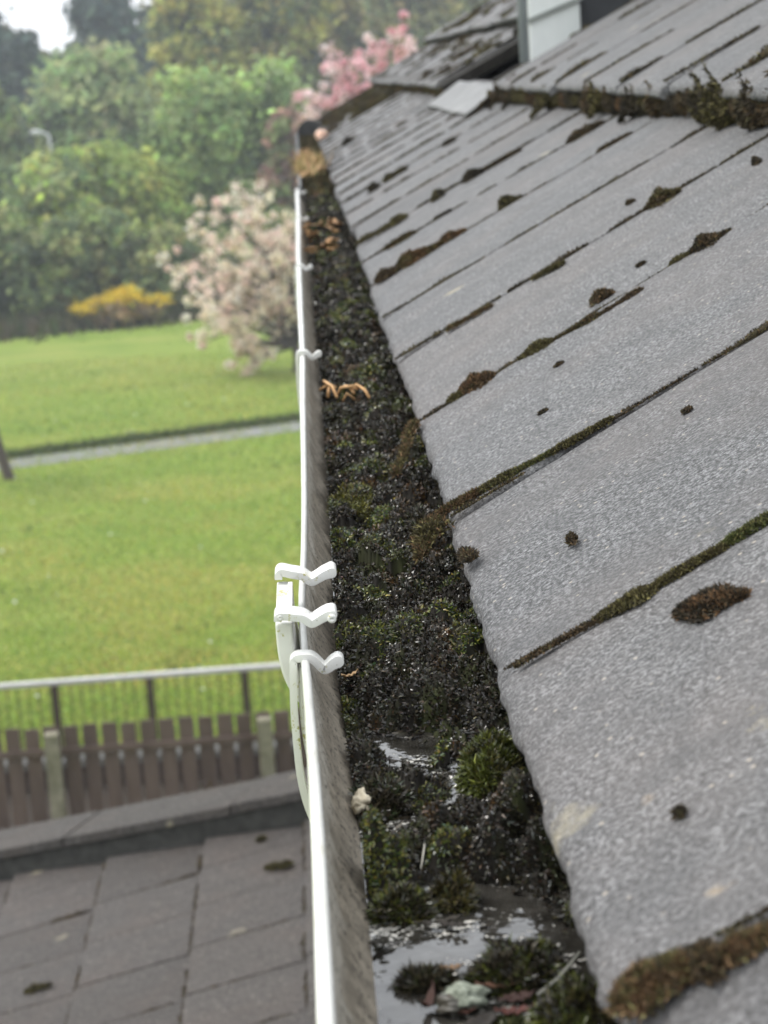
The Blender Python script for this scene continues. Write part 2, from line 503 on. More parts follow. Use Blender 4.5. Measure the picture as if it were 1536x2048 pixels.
# short mown blades over the nearer half of the field, and a few daisies
n = 110000
yy = 18.8 + 30 * rng.random(n) ** 1.7
xx = rng.uniform(-.19, .015, n) * yy
V, T = leaves(np.stack([xx, yy, np.zeros(n)], 1), np.array([0, 0, 1.0]) + rng.normal(0, .7, (n, 3)), rng.uniform(.025, .06, n), .022)
cl_ = pick([(.23, .33, .055), (.31, .40, .07), (.39, .41, .11), (.18, .28, .05)], n, .2)
yel = np.clip(fbm(xx * .45, yy * .5, 61, 3) * 2.2 + .3, 0, 1)[:, None]
cl_ = cl_ * (1 - yel) + cl_ * np.array([1.35, 1.05, 1.3]) * yel
mown = mesh_np("grass", V, T, FOL, tint=np.repeat(cl_, 5, 0))
tag(mown, "short mown grass blades of the nearer part of the field", "grass", kind="stuff")
n = 46
yy = 19 + 26 * rng.random(n); xx = rng.uniform(-.19, .0, n) * yy
V, T = cards(np.stack([xx, yy, np.full(n, .05)], 1), rng.normal(0, .3, (n, 3)) + [0, 0, 1], .03, .9)
tag(mesh_np("daisies", V, T, BLO, tint=np.full((n * 4, 3), .8)), "white daisies dotted thinly over the field", "flowers", kind="stuff")
#@@SETTING_END

# ------------------------------------------------------------------ house: roof, wall, fascia, dormer
house = empty("house", (1.6, 5.2, 0), "house with grey concrete tile roof seen along its mossy eaves", "house")
cells = []
ny = int((Y_END + 1.9) / JW)
for k in range(-6, 40):
    y0, l0 = joint(k); y1_, l1 = joint(k + 1)
    if y1_ > Y_END + .02: break
    r = np.random.default_rng(100 + k)
    o = roof_pt(r.normal(0, .0022), y0 + .0013, r.normal(0, .0006))
    far = y0 > 3.5
    cells.append((o, y1_ - y0 - .0026, a1(y0) + .09, r.normal(0, .0006), k * 7.3 + 40, (l0, l1)))
# second and third courses, with the gap where the dormer stands
for k in range(-6, 40):
    y0 = JY0 + k * JW + .004
    if y0 + JW > Y_END + .02: break
    r = np.random.default_rng(300 + k)
    near = y0 + JW <= Y_GAP0 + .06
    farr = y0 >= Y_GAP1 - .16
    if not (near or farr): continue
    w = JW - .003
    y1 = y0
    if near and y0 + JW > Y_GAP0: w = Y_GAP0 - y0
    if farr and y0 < Y_GAP1: y1 = Y_GAP1; w = y0 + JW - Y_GAP1 - .003
    if w < .05: continue
    aa = a1(y0)
    lastcol = near and y0 + JW > Y_GAP0 - .02
    cells.append((roof_pt(aa + r.normal(0, .003), y1 + .0015, STEP + r.normal(0, .0015)), w, .38, 0.0, k * 3.9 + 11, (0, 1.9 if lastcol else 0)))
    if lastcol: w = w + .62
    cells.append((roof_pt(aa + .335 + r.normal(0, .003), y1 + .0015, STEP * 1.9 + r.normal(0, .0015)), w, .42, 0.0, k * 5.1 + 3))
    cells.append((roof_pt(aa + .70 + r.normal(0, .003), y1 + .0015, STEP * 2.8), w, 1.6, 0.0, k * 2.1 + 9))
Va, Fa, Ta = [], [], []; nn = 0
for sel, dens in ((lambda c: c[0][1] < 2.2, 40), (lambda c: c[0][1] >= 2.2, 14)):
    cs = [c for c in cells if sel(c)]
    v, f, tn = tiles(cs, YV, UP, RN, .014, dens)
    Ta.append(tn); Va.append(v); Fa.append(f + nn); nn += len(v)
mesh_np("roof", np.concatenate(Va), np.concatenate(Fa), TILE, house, smooth=True, extra=np.concatenate(Ta))
# dark bedding under the raised courses (what the moss grows on) and the roofing felt
BED = simple("bedding_mortar", (.035, .032, .028), .95, .2, .5, 90, .8, .004)
mb = MB()
for (ya, yb) in ((-1.0, Y_GAP0 - .01), (Y_GAP1 + .012, Y_END - .01)):
    for (off, t0, t1) in ((.012, .0005, STEP - .012), (.347, STEP, STEP * 1.9 - .012)):
        mb = MB()
        ys = np.linspace(ya, yb, 10)
        for q in range(9):
            o = roof_pt(a1((ys[q] + ys[q + 1]) / 2) + off, ys[q], t0)
            mb.frame(o, UP * .25, YV * (ys[q + 1] - ys[q]), RN * (t1 - t0))
        mb.build("mortar_bedding", BED, house)
FELT = simple("roof_felt", (.02, .02, .02), .9, .2)
mb = MB(); mb.frame(roof_pt(.03, -1.3, -.035), UP * 3.2, YV * (Y_END + 1.28), RN * .012); mb.build("roof_underlay", FELT, house)
RENDER = simple("grey_render", (.46, .44, .40), .9, .2, .12, 6, .3, .004)
mb = MB(); mb.box(.16, 3.4, -1.3, Y_END - .12, 0, EZ - .14); mb.build("wall", RENDER, house)
mb = MB(); mb.box(.128, .148, -1.3, Y_END - .05, EZ - .16, EZ - .015); mb.build("fascia", simple("fascia_paint", (.6, .6, .57), .5, .4, .1), house)
# dormer standing in the gap of the second course
DW = simple("white_board", (.66, .69, .67), .45, .4, .14, 9, .1, .003, (.80, .82, .80), (1, 1, .25))
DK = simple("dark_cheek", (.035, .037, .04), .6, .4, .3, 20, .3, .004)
cl = ony(1060, 98, 4.70); cr = ony(1161, 30, 4.70)
mb = MB(); mb.box(cl[0], cr[0], 4.70, 4.73, cl[2] - .12, cl[2] + 1.5)
dorm = mb.build("dormer", DW, house, bevel=.004)
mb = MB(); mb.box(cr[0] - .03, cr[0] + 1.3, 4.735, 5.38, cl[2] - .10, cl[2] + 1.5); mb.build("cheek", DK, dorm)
mb = MB(); mb.tube([(cl[0] - .012, 4.72, cl[2] - .03), (cl[0] - .012, 4.72, cl[2] + 1.4)], .011, 10)
mb.build("drainpipe", simple("pipe_grey", (.35, .38, .40), .4, .5, .15), dorm, smooth=True)
sl = ony(1110, 12, 4.69)
mb = MB(); mb.frame((cl[0] - .004, 4.692, sl[2] - .035), (cr[0] - cl[0] + .008, 0, .045), (0, .006, 0), (0, 0, .010)); mb.build("cover_strip", simple("strip_grey", (.28, .30, .28), .6), dorm)
# lead apron in front of the dormer
LEAD = simple("lead_sheet", (.12, .123, .123), .55, .4, .3, 12, .3, .004, (.20, .20, .197))
fq = [roof_px(x, y, .008) for x, y in ((846, 216), (936, 234), (1006, 199), (965, 168), (905, 190))]
gv = []; NU, NVV = 24, 10
for iu in range(NU):
    for iv in range(NVV):
        y = Y_GAP0 - .02 + (5.52 - Y_GAP0) * iu / (NU - 1); a = .315 + .002 * math.sin(iu * .5) + iv / (NVV - 1) * .11
        gv.append(roof_pt(a, y, .008 + .0012 * math.sin(iu * .7 + iv * .5) + .012 * (iv / (NVV - 1))))
q = np.arange(NU - 1)[:, None] * NVV + np.arange(NVV - 1)[None]
fo = mesh_np("lead_flashing", gv, np.stack([q, q + 1, q + NVV + 1, q + NVV], -1).reshape(-1, 4), LEAD, house, smooth=True)
sm = fo.modifiers.new("thick", 'SOLIDIFY'); sm.thickness = .003
#@@HOUSE_END

# ------------------------------------------------------------------ gutter
LZ = EZ - .004; GR = .056
_lip = [(600, 430), (600.5, 500), (605, 600), (610, 700), (611, 800), (613, 900), (614, 1000), (613, 1100), (608.5, 1200), (614, 1280), (622, 1350), (637, 1500), (645, 1600), (652, 1700), (672, 2048)]
_lp = np.array([onz(x, y, LZ)[:2] for x, y in _lip])[::-1]
def xl(y):
    return np.interp(y, np.concatenate([[0.1], _lp[::-1][::-1][:, 1], [9.5]]), np.concatenate([[-.0045], _lp[:, 0], [-.014]]))
def xls(y):
    y = np.asarray(y, float)
    return sum(xl(y + d) for d in (-.03, -.015, 0, .015, .03)) / 5
gutter = empty("gutter", (.04, 2.2, LZ - GR), "white plastic half-round gutter choked with wet moss along the eaves", "gutter")
def trough(ya, yb, R, rows, name, m, parent, xo=0.0, zo=0.0, bead=.006, wob=.0008):
    ys = ya + (yb - ya) * np.linspace(0, 1, rows) ** 1.5
    th = np.linspace(math.pi, 2 * math.pi, 26)
    prof = [(-.0012, 0, .0), (0, -.0012, .02), (0, -.004, .13)]
    for t in th[1:]: prof.append((R + R * math.cos(t), R * math.sin(t), .18 + min(1, (math.pi - abs(t - math.pi) if False else -R * math.sin(t)) / .036) * .75))
    for t in th[::-1][:-1]: prof.append((R + (R + .0022) * math.cos(t), (R + .0022) * math.sin(t), 0))
    prof += [(-.0022, -bead, 0), (-bead + .001, -bead, 0), (-bead, -bead + .001, 0), (-bead, -.0012, 0), (-bead + .0012, 0, 0)]
    prof = np.array(prof); k = len(prof)
    V = []; so = []
    for y in ys:
        x = float(xls(y)) + xo
        dz = wob * math.sin(y * 9) + zo
        bw_ = float(np.interp(y, [.52, .75, .86, .95, 1.1, 1.6, 2.2, 4.5], [.0056, .0048, .0040, .0034, .0034, .0048, .006, .0075])) / .006 if xo == 0 else 1.0
        V += [(x + p[0] * (bw_ if p[0] < -.0015 and p[1] > -bead - .0005 else 1), y, LZ + p[1] + dz) for p in prof]; so += list(prof[:, 2])
    Fs = [(r * k + c, r * k + (c + 1) % k, (r + 1) * k + (c + 1) % k, (r + 1) * k + c) for r in range(rows - 1) for c in range(k)]
    Fs += [tuple(range(k))[::-1], tuple(range((rows - 1) * k, rows * k))]
    return mesh_np(name, V, Fs, m, parent, smooth=True, extra=so)
TROUGH = trough_mat()
tr = trough(.16, 4.62, GR, 150, "trough", TROUGH, gutter)
tr.modifiers.new("split", 'EDGE_SPLIT').split_angle = math.radians(50)

def smooth_path(P, n=8):
    P = np.array(P, float); out = []
    Q = np.vstack([2 * P[0] - P[1], P, 2 * P[-1] - P[-2]])
    for i in range(1, len(Q) - 2):
        for t in np.linspace(0, 1, n, endpoint=False):
            a, b, c, d = Q[i - 1], Q[i], Q[i + 1], Q[i + 2]
            out.append(.5 * (2 * b + (c - a) * t + (2 * a - 5 * b + 4 * c - d) * t * t + (3 * b - a - 3 * c + d) * t ** 3))
    out.append(P[-1]); return np.array(out)
def strap(P, th, y0, w, name, m, parent, loc=(0, 0, 0), bev=.0011):
    """band of thickness th (scalar or per point) along the XZ path P, w wide along Y, rounded at its end"""
    P = smooth_path(P); n = len(P)
    th = np.interp(np.linspace(0, 1, n), np.linspace(0, 1, len(np.atleast_1d(th))), np.atleast_1d(th)) if np.size(th) > 1 else np.full(n, th)
    T = np.gradient(P, axis=0); T /= np.linalg.norm(T, axis=1, keepdims=True)
    Nn = np.stack([-T[:, 1], T[:, 0]], 1)
    L = P + Nn * th[:, None] / 2; R = P - Nn * th[:, None] / 2
    cap = [P[-1] + (Nn[-1] * math.cos(a) + T[-1] * math.sin(a)) * th[-1] / 2 for a in np.linspace(0, math.pi, 9)[1:-1]]
    out = np.vstack([L, cap, R[::-1]])
    bm = bmesh.new()
    vs = [bm.verts.new((x, y0, z)) for x, z in out]
    f0 = [bm.verts.new((x, y0 + w, z)) for x, z in out]
    k = len(out)
    nl = len(L); nc = len(cap)
    for a in range(k):
        b = (a + 1) % k
        bm.faces.new((vs[a], vs[b], f0[b], f0[a]))
    # end walls as strips so the bevel behaves
    for side, rev in ((vs, False), (f0, True)):
        for a in range(nl - 1):
            q = (side[a], side[k - 1 - a], side[k - 2 - a], side[a + 1])
            bm.faces.new(q if not rev else q[::-1])
        q = [side[nl - 1]] + [side[k - nl]] + [side[nl + nc - 1 - j] for j in range(nc)]
        bm.faces.new(q if not rev else q[::-1])
    bmesh.ops.recalc_face_normals(bm, faces=bm.faces)
    me = bpy.data.meshes.new(name); bm.to_mesh(me); bm.free()
    me.polygons.foreach_set("use_smooth", np.ones(len(me.polygons), bool))
    o = add_obj(name, me, m, parent, loc)
    b = o.modifiers.new("bevel", 'BEVEL'); b.width = bev; b.segments = 3; b.limit_method = 'ANGLE'; b.angle_limit = math.radians(40)
    return o
def px_path(pts, y):
    return [(float(p[0]), float(p[2])) for p in (ony(a, b, y) for a, b in pts)]
gb = world_loc(gutter)
def disc(name, c, r, h, m, parent):
    """short screw head facing the camera side (-Y) in parent's local space"""
    mb = MB(); mb.tube([(c[0], c[1], c[2]), (c[0], c[1] - h * .6, c[2]), (c[0], c[1] - h, c[2]), (c[0], c[1] - h * .95, c[2])], [r, r, r * .82, r * .3], 20)
    V = np.concatenate(mb.V); me = bpy.data.meshes.new(name); me.from_pydata([tuple(v) for v in V], [], mb.F)
    me.polygons.foreach_set("use_smooth", np.ones(len(me.polygons), bool))
    return add_obj(name, me, m, parent)

# plain bracket, traced on its own front plane
YB = float(onz(600, 1322, LZ)[1])
pp = px_path([(630, 1648), (612, 1600), (600, 1545), (593, 1480), (588, 1415), (586.5, 1350), (587, 1326), (590, 1319), (597, 1316.5), (610, 1316), (621, 1317), (629, 1321.5), (638, 1330), (645, 1337), (650, 1339), (657, 1335.5), (667, 1327.5), (676, 1323)], YB)
ref = np.array([float(xls(YB)), LZ])
pp = [(x - ref[0], z - ref[1]) for x, z in pp]
th = [.0034] * 7 + [.0032, .0036, .0038, .0038, .0038, .0038, .0038, .0038, .0042, .0050, .0056]
br0 = strap(pp, th, -.001, .0085, "gutter_bracket", PVC, gutter, (ref[0] - gb[0], YB - gb[1], ref[1] - gb[2]))
# second, inner rib of the moulded arm
ip = px_path([(622, 1540), (610, 1480), (604, 1430), (602, 1370), (603, 1340)], YB); ip = [(x - ref[0], z - ref[1]) for x, z in ip]
strap(ip, .0022, .002, .006, "bracket_rib", PVC, br0)
for (lx, ly) in ((597, 708), (597, 533), (596, 436), (592, 384)):
    y = float(onz(lx, ly, LZ)[1])
    c = br0.copy(); COL.objects.link(c); c.parent = gutter
    c.location = (float(xls(y)) - gb[0], y - gb[1], LZ - gb[2])
    c.rotation_euler = (0, random.uniform(-.03, .03), random.uniform(-.04, .04))
    for ch in br0.children:
        d = ch.copy(); COL.objects.link(d); d.parent = c
br0["label"] = "nearest plain white bracket hooked over the lip"

# union: thick shell round the outside with two hooked arms
YU0, YU1 = .893, .985
union = empty("union_clip", np.array([float(xls(.93)), YU0, LZ]) - gb); union.parent = gutter
ub = world_loc(union)
XU = float(xls(.93)); ZU = float(ony(570, 1247, YU0 + .004)[2])
dd = np.linspace(0, 1, 30) ** .8 * .056
uw = []
for (y) in (YU0 + .004, YU1 - .008):
    for ox in (.0058, .0138):
        for d in dd:
            uw.append((XU - ox + .0052 * (d / .034) ** 3.4 * (1 if ox > .01 else .9), y, ZU - d - (.0005 if ox < .01 else 0)))
k = 30; Fs = []
for a in range(k - 1):
    Fs += [(a, a + 1, k + a + 1, k + a), (2 * k + a, 3 * k + a, 3 * k + a + 1, 2 * k + a + 1), (k + a, k + a + 1, 3 * k + a + 1, 3 * k + a), (a, 2 * k + a, 2 * k + a + 1, a + 1)]
Fs += [(0, k, 3 * k, 2 * k), (k - 1, 3 * k - 1, 4 * k - 1, 2 * k - 1)]
o = mesh_np("union_body", uw, Fs, PVC, union)
b = o.modifiers.new("bevel", 'BEVEL'); b.width = .0011; b.segments = 2; b.limit_method = 'ANGLE'
for (y, pts, tt) in ((YU0 - .006, [(555.5, 1244), (556, 1238), (560, 1234.5), (572, 1234.5), (587, 1236), (603.6, 1238), (612.5, 1242.5), (619, 1247), (624.5, 1248.5), (631.5, 1245.5), (644, 1238), (655, 1233), (664, 1232)], [.0036, .0036, .0034, .0034, .0034, .0034, .0034, .0036, .0040, .0048]),
                     (YU1 - .014, [(557, 1160), (557, 1152), (561, 1147), (570, 1147.5), (581, 1150), (603.6, 1154), (613, 1160), (620, 1164), (626.5, 1164.5), (638, 1158), (648, 1152), (657, 1148.5), (663, 1146.5)], [.0038, .0037, .0036, .0036, .0036, .0036, .0038, .0044, .0052])):
    q = px_path(pts, y)
    strap([(x - ub[0], z - ub[2]) for x, z in q], tt, y - ub[1], .0145, "clip_arm", PVC, union)
e1 = ony(664, 1236, YU0 - .006) - ub
disc("screw_cap", (e1[0], e1[1] - .0006, e1[2]), .0021, .0016, PVC, union)
e2 = ony(560, 1236, YU0 - .006) - ub
disc("rivet", (e2[0], e2[1], e2[2]), .0013, .0005, PVC, union)
# top rim of the union between its arms
mb = MB(); x0 = ony(556, 1190, .94)[0]; x1 = ony(589, 1190, .94)[0]
mb.frame((XU - .0080, YU0 + .016, ZU - .001), (.0024, 0, 0), (0, YU1 - YU0 - .036, 0), (0, 0, .0034)); mb.build("union_rim", PVC, union, bevel=.0004)

# old dark gutter beyond
dark_gutter = empty("dark_gutter", (.04, 6.6, LZ - .06), "old dark grey gutter section beyond the end of the white one", "gutter")
DARKG = simple("dark_plastic", (.022, .023, .025), .45, .5, .4, 30, .2, .003, (.06, .06, .058))
trough(4.63, 8.9, .052, 30, "trough", DARKG, dark_gutter, .006, -.004, .007)
mb = MB(); x = float(xls(6)) + .006
for y in (4.70, 6.0, 7.3, 8.86):
    P = [(x + .052 + .057 * math.cos(t), y, LZ - .006 + .057 * math.sin(t)) for t in np.linspace(math.pi * .97, 1.75 * math.pi, 14)]
    mb = MB(); mb.tube(P, .006, 8); mb.build("gutter_clip", DARKG, dark_gutter, smooth=True)
mb = MB(); mb.tube([(x + .052, 8.89, LZ - .006), (x + .052, 8.93, LZ - .006)], .056, 24); mb.build("stop_end", DARKG, dark_gutter)

# ------------------------------------------------------------------ moss and water in the gutter
ZW = LZ - .0365                       # water level
pools = []
def gpx(x, y): return onz(x, y, ZW)[:2]
for (x, y, r, ry, dep) in ((815, 1520, .013, .024, .034), (860, 1572, .022, .016, .014), (765, 1488, .012, .012, .026), (880, 1490, .012, .013, .022), (1020, 1600, .012, .007, .012), (880, 1608, .010, .006, .010), (1090, 1640, .011, .009, .011),
                      (905, 1795, .022, .014, .024), (1010, 1810, .024, .012, .022), (800, 1860, .026, .024, .025), (900, 1920, .042, .027, .023), (760, 2000, .028, .026, .025), (960, 1965, .028, .018, .018), (1040, 1850, .016, .012, .018), (1050, 1720, .014, .007, .020), (740, 1700, .006, .012, .02), (930, 1700, .010, .007, .02), (840, 1650, .010, .006, .018), (800, 1420, .008, .010, .016), (910, 1400, .009, .012, .014), (700, 1400, .005, .012, .016),
                      (850, 1740, .020, .008, .010), (760, 1640, .010, .01, .008), (730, 705, .006, .05, .012), (770, 915, .014, .02, .011), (720, 1165, .012, .010, .006), (950, 1170, .012, .01, .008), (690, 905, .006, .02, .008),
                      (720, 1480, .008, .02, .008), (790, 1230, .010, .010, .006), (760, 1080, .008, .01, .008)):
    c = gpx(x, y); pools.append((c[0], c[1], r, ry, dep))
mounds = []
for (x, y, r, ry, hh) in ((780, 1560, .010, .020, .012), (860, 1580, .012, .022, .010), (900, 1660, .016, .016, .009), (1050, 1680, .018, .02, .012), (800, 1760, .013, .012, .013), (900, 1750, .010, .010, .011), (1100, 1800, .016, .02, .015),
                          (830, 1900, .009, .007, .024), (760, 1940, .005, .008, .022), (985, 1755, .008, .007, .026), (860, 1990, .006, .005, .022), (1090, 1905, .009, .009, .026), (1130, 1995, .008, .008, .024), (955, 1860, .008, .0035, .020), (745, 1770, .005, .010, .026), (1010, 1715, .009, .006, .026), (1085, 1750, .008, .007, .026), (790, 1340, .03, .03, .008), (900, 1330, .03, .05, .010), (830, 1440, .012, .015, .008), (730, 1230, .012, .02, .006), (700, 1280, .010, .03, .009)):
    c = gpx(x, y); mounds.append((c[0], c[1], r, ry, hh))
def moss_h(x, y):
    near = np.clip((.86 - y) / .26, 0, 1)
    h = .0050 - .0100 * near + np.clip(y - 1.2, 0, 3) * .001
    amp = .009 + .004 * near
    wx = x + .004 * vnoise(x * 130, y * 90, 5); wy = y + .006 * vnoise(x * 130, y * 90, 6)
    f1, r1 = worley(wx * 66, wy * 40, 3); f2, r2 = worley(wx * 300, wy * 210, 9)
    h = h + amp * .7 * fbm(x * 40, y * 22, 2, 2) + .0150 * (np.sqrt(np.clip(1 - f1 * 1.9, 0, 1)) * (.2 + 1.0 * r1) - .42) * (1 + .25 * near) + .0036 * np.clip(1 - f2 * 1.6, -.2, 1) * (.3 + r2)
    for (cx, cy, r, ry, d) in pools: h = h - d * np.exp(-((x - cx) / r) ** 2 - ((y - cy) / ry) ** 2)
    for (cx, cy, r, ry, d) in mounds: h = h + d * np.exp(-((x - cx) / r) ** 2 - ((y - cy) / ry) ** 2)
    return h
def wall_x(y, z):
    d = np.clip(LZ - z, 0, GR - .001)
    return xls(y) + GR - np.sqrt(GR ** 2 - d ** 2)
rows, cols = 1900, 105
yy = .30 + (4.6 - .30) * np.linspace(0, 1, rows) ** 2.1
uu = np.linspace(0, 1, cols)
YY, UU = np.meshgrid(yy, uu, indexing='ij')
X0 = wall_x(YY, ZW) + .0005
XX = X0 + UU * (xls(YY) + .098 - X0)
ZZ = ZW + moss_h(XX, YY)
ZZ = np.where(UU < .04, ZZ - .001 - .004 * fbm(YY * 60, UU * 0, 4), ZZ)
q = np.arange(rows - 1)[:, None] * cols + np.arange(cols - 1)[None]
green = np.clip(fbm(XX * 45 + 3, YY * 24, 51, 3) * 3.2 - .4, 0, 1)[..., None]
base_c = np.array([.013, .011, .008]) * (1 - green) + np.array([.026, .030, .008]) * green
sheet_V = np.stack([XX, YY, ZZ], -1).reshape(-1, 3); sheet_T = np.stack([q, q + 1, q + cols + 1, q + cols], -1).reshape(-1, 4)
sheet_T = np.concatenate([sheet_T[:, [0, 1, 2]], sheet_T[:, [0, 2, 3]]])
# leaflets over the wet moss, finer and denser near the camera
n = 760000
y = .30 * (4.6 / .30) ** (rng.random(n) ** 1.05)
u = rng.random(n)
xa = wall_x(y, ZW) + .0008; x = xa + u * (xls(y) + .092 - xa)
h = moss_h(x, y)
e = .0008
slope = np.sqrt(1 + ((moss_h(x + e, y) - h) / e) ** 2 + ((moss_h(x, y + e) - h) / e) ** 2)
k = ((h > -.0014) | (rng.random(n) < .03)) & (rng.random(n) < .34 * slope)
x, y, h = x[k], y[k], h[k]; n = len(x)
e = .0008
nx = -(moss_h(x + e, y) - h) / e; ny_ = -(moss_h(x, y + e) - h) / e
Nn = np.stack([nx * .8, ny_ * .8, np.ones(n)], 1) + rng.normal(0, .55, (n, 3)); Nn[:, 2] = np.abs(Nn[:, 2]) * .8
_wx = x + .004 * vnoise(x * 130, y * 90, 5); _wy = y + .006 * vnoise(x * 130, y * 90, 6)
cellr = worley(_wx * 66, _wy * 40, 3)[1]; cellg = (cellr * 7.31) % 1.0
gr = np.clip((cellg - .70) * 5 + fbm(x * 60 + 3, y * 35, 51, 3) * 1.6 + rng.normal(0, .2, n), 0, 1)[:, None] * np.clip(.35 + h / .008, 0, 1)[:, None]
dk = pick([(.014, .012, .008), (.022, .017, .010), (.010, .009, .007), (.034, .027, .015), (.018, .020, .012), (.06, .05, .033)], n, .45)
gn = pick([(.075, .090, .018), (.12, .135, .022), (.05, .068, .018), (.04, .065, .028), (.16, .14, .028)], n, .3)
rb = np.clip(fbm(x * 60 + 9, y * 33, 91, 3) * 3.5 - 1.0 + rng.normal(0, .2, n), 0, 1)[:, None]
dk = dk * 1.05 * (1 - rb) + pick([(.10, .055, .022), (.07, .04, .02), (.13, .08, .03)], n, .3) * rb
V, T = leaves(np.stack([x, y, ZW + h - .0005], 1), Nn, rng.uniform(.0008, .0021, n) * (1 + .5 * np.clip(y - .7, 0, 3)), rng.uniform(.0006, .0012, n) * (1 + .8 * np.clip(y - .8, 0, 3)), 1.8)
# black shreds afloat where the moss dips under the water
nf = 9000
yf = rng.uniform(.44, 1.0, nf); uf = rng.random(nf); xf = wall_x(yf, ZW) + .001 + uf * (xls(yf) + .09 - wall_x(yf, ZW))
hf = moss_h(xf, yf); kf = (hf < .001) & (hf > -.012) & (fbm(xf * 70, yf * 50, 41, 3) > .08)
xf, yf = xf[kf], yf[kf]; nf = len(xf)
angf = rng.normal(.3, .7, nf)
Vf, Tf = leaves(np.stack([xf, yf, np.full(nf, ZW + .0004)], 1), np.stack([np.cos(angf), np.sin(angf), rng.uniform(0, .18, nf)], 1), rng.uniform(.0015, .006, nf), rng.uniform(.0006, .0018, nf), .5)
V2, T2, C2 = join([(Vf, Tf, np.repeat(pick([(.012, .010, .008), (.025, .02, .013), (.04, .034, .02)], nf, .4), 5, 0)), (sheet_V, sheet_T, base_c.reshape(-1, 3)), (V, T, np.repeat(dk * (1 - gr) + gn * gr, 5, 0))])
gm = mesh_np("moss", V2, T2, MOSS_WET, tint=C2)
gm.data.materials.append(MOSS)
mi = np.zeros(len(gm.data.polygons), np.int32); mi[len(Tf):len(Tf) + len(sheet_T)] = 1
gm.data.polygons.foreach_set("material_index", mi)
tag(gm, "wet black and green moss silting up the whole gutter", "moss", kind="stuff")

def water_mat():
    m, n, l, b = mat("gutter_water", .03, .5)
    b.inputs["IOR"].default_value = 1.8
    v = coords(n, l)
    f = noise(n, l, v, 60, 4, .6)
    c = ramp(n, l, f, [(.35, (.012, .011, .009)), (.7, (.045, .042, .036))])
    # sun sparkle on the ripples, painted into the colour as pale flecks
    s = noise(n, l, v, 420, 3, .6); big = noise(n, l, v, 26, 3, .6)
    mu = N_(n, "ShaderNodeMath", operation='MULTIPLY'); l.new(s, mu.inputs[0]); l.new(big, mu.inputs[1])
    glint = ramp(n, l, mu.outputs[0], [(.315, 0.0), (.36, .85)])
    c = mix(n, l, glint, c, (.62, .60, .54))
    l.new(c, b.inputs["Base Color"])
    l.new(ramp(n, l, glint, [(0, .03), (1, .35)]), b.inputs["Roughness"])
    ad = N_(n, "ShaderNodeMath", operation='MULTIPLY_ADD'); l.new(glint, ad.inputs[0]); ad.inputs[1].default_value = .15; l.new(noise(n, l, v, 45, 3, .5), ad.inputs[2])
    bump(n, l, ad.outputs[0], b, .35, .004)
    return m
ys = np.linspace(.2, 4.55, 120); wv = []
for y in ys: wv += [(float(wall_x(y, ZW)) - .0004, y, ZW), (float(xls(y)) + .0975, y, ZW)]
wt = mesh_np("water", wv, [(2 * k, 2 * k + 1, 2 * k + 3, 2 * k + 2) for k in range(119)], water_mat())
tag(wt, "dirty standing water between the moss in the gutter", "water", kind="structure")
# silt on the bottom of the dark gutter
n = 5000
y = rng.uniform(4.6, 8.8, n); x = xls(y) + rng.uniform(.016, .09, n)
V, T = leaves(np.stack([x, y, LZ - .026 + .01 * fbm(x * 30, y * 8, 6)], 1), np.array([0, 0, 1.]) + rng.normal(0, .7, (n, 3)), rng.uniform(.01, .022, n), .006)
o = mesh_np("moss", V, T, MOSS, tint=np.repeat(pick([(.05, .045, .02), (.07, .05, .025), (.03, .03, .015), (.10, .08, .04)], n, .4), 5, 0))
tag(o, "dry brown moss and silt lying in the far dark gutter", "moss", kind="stuff")

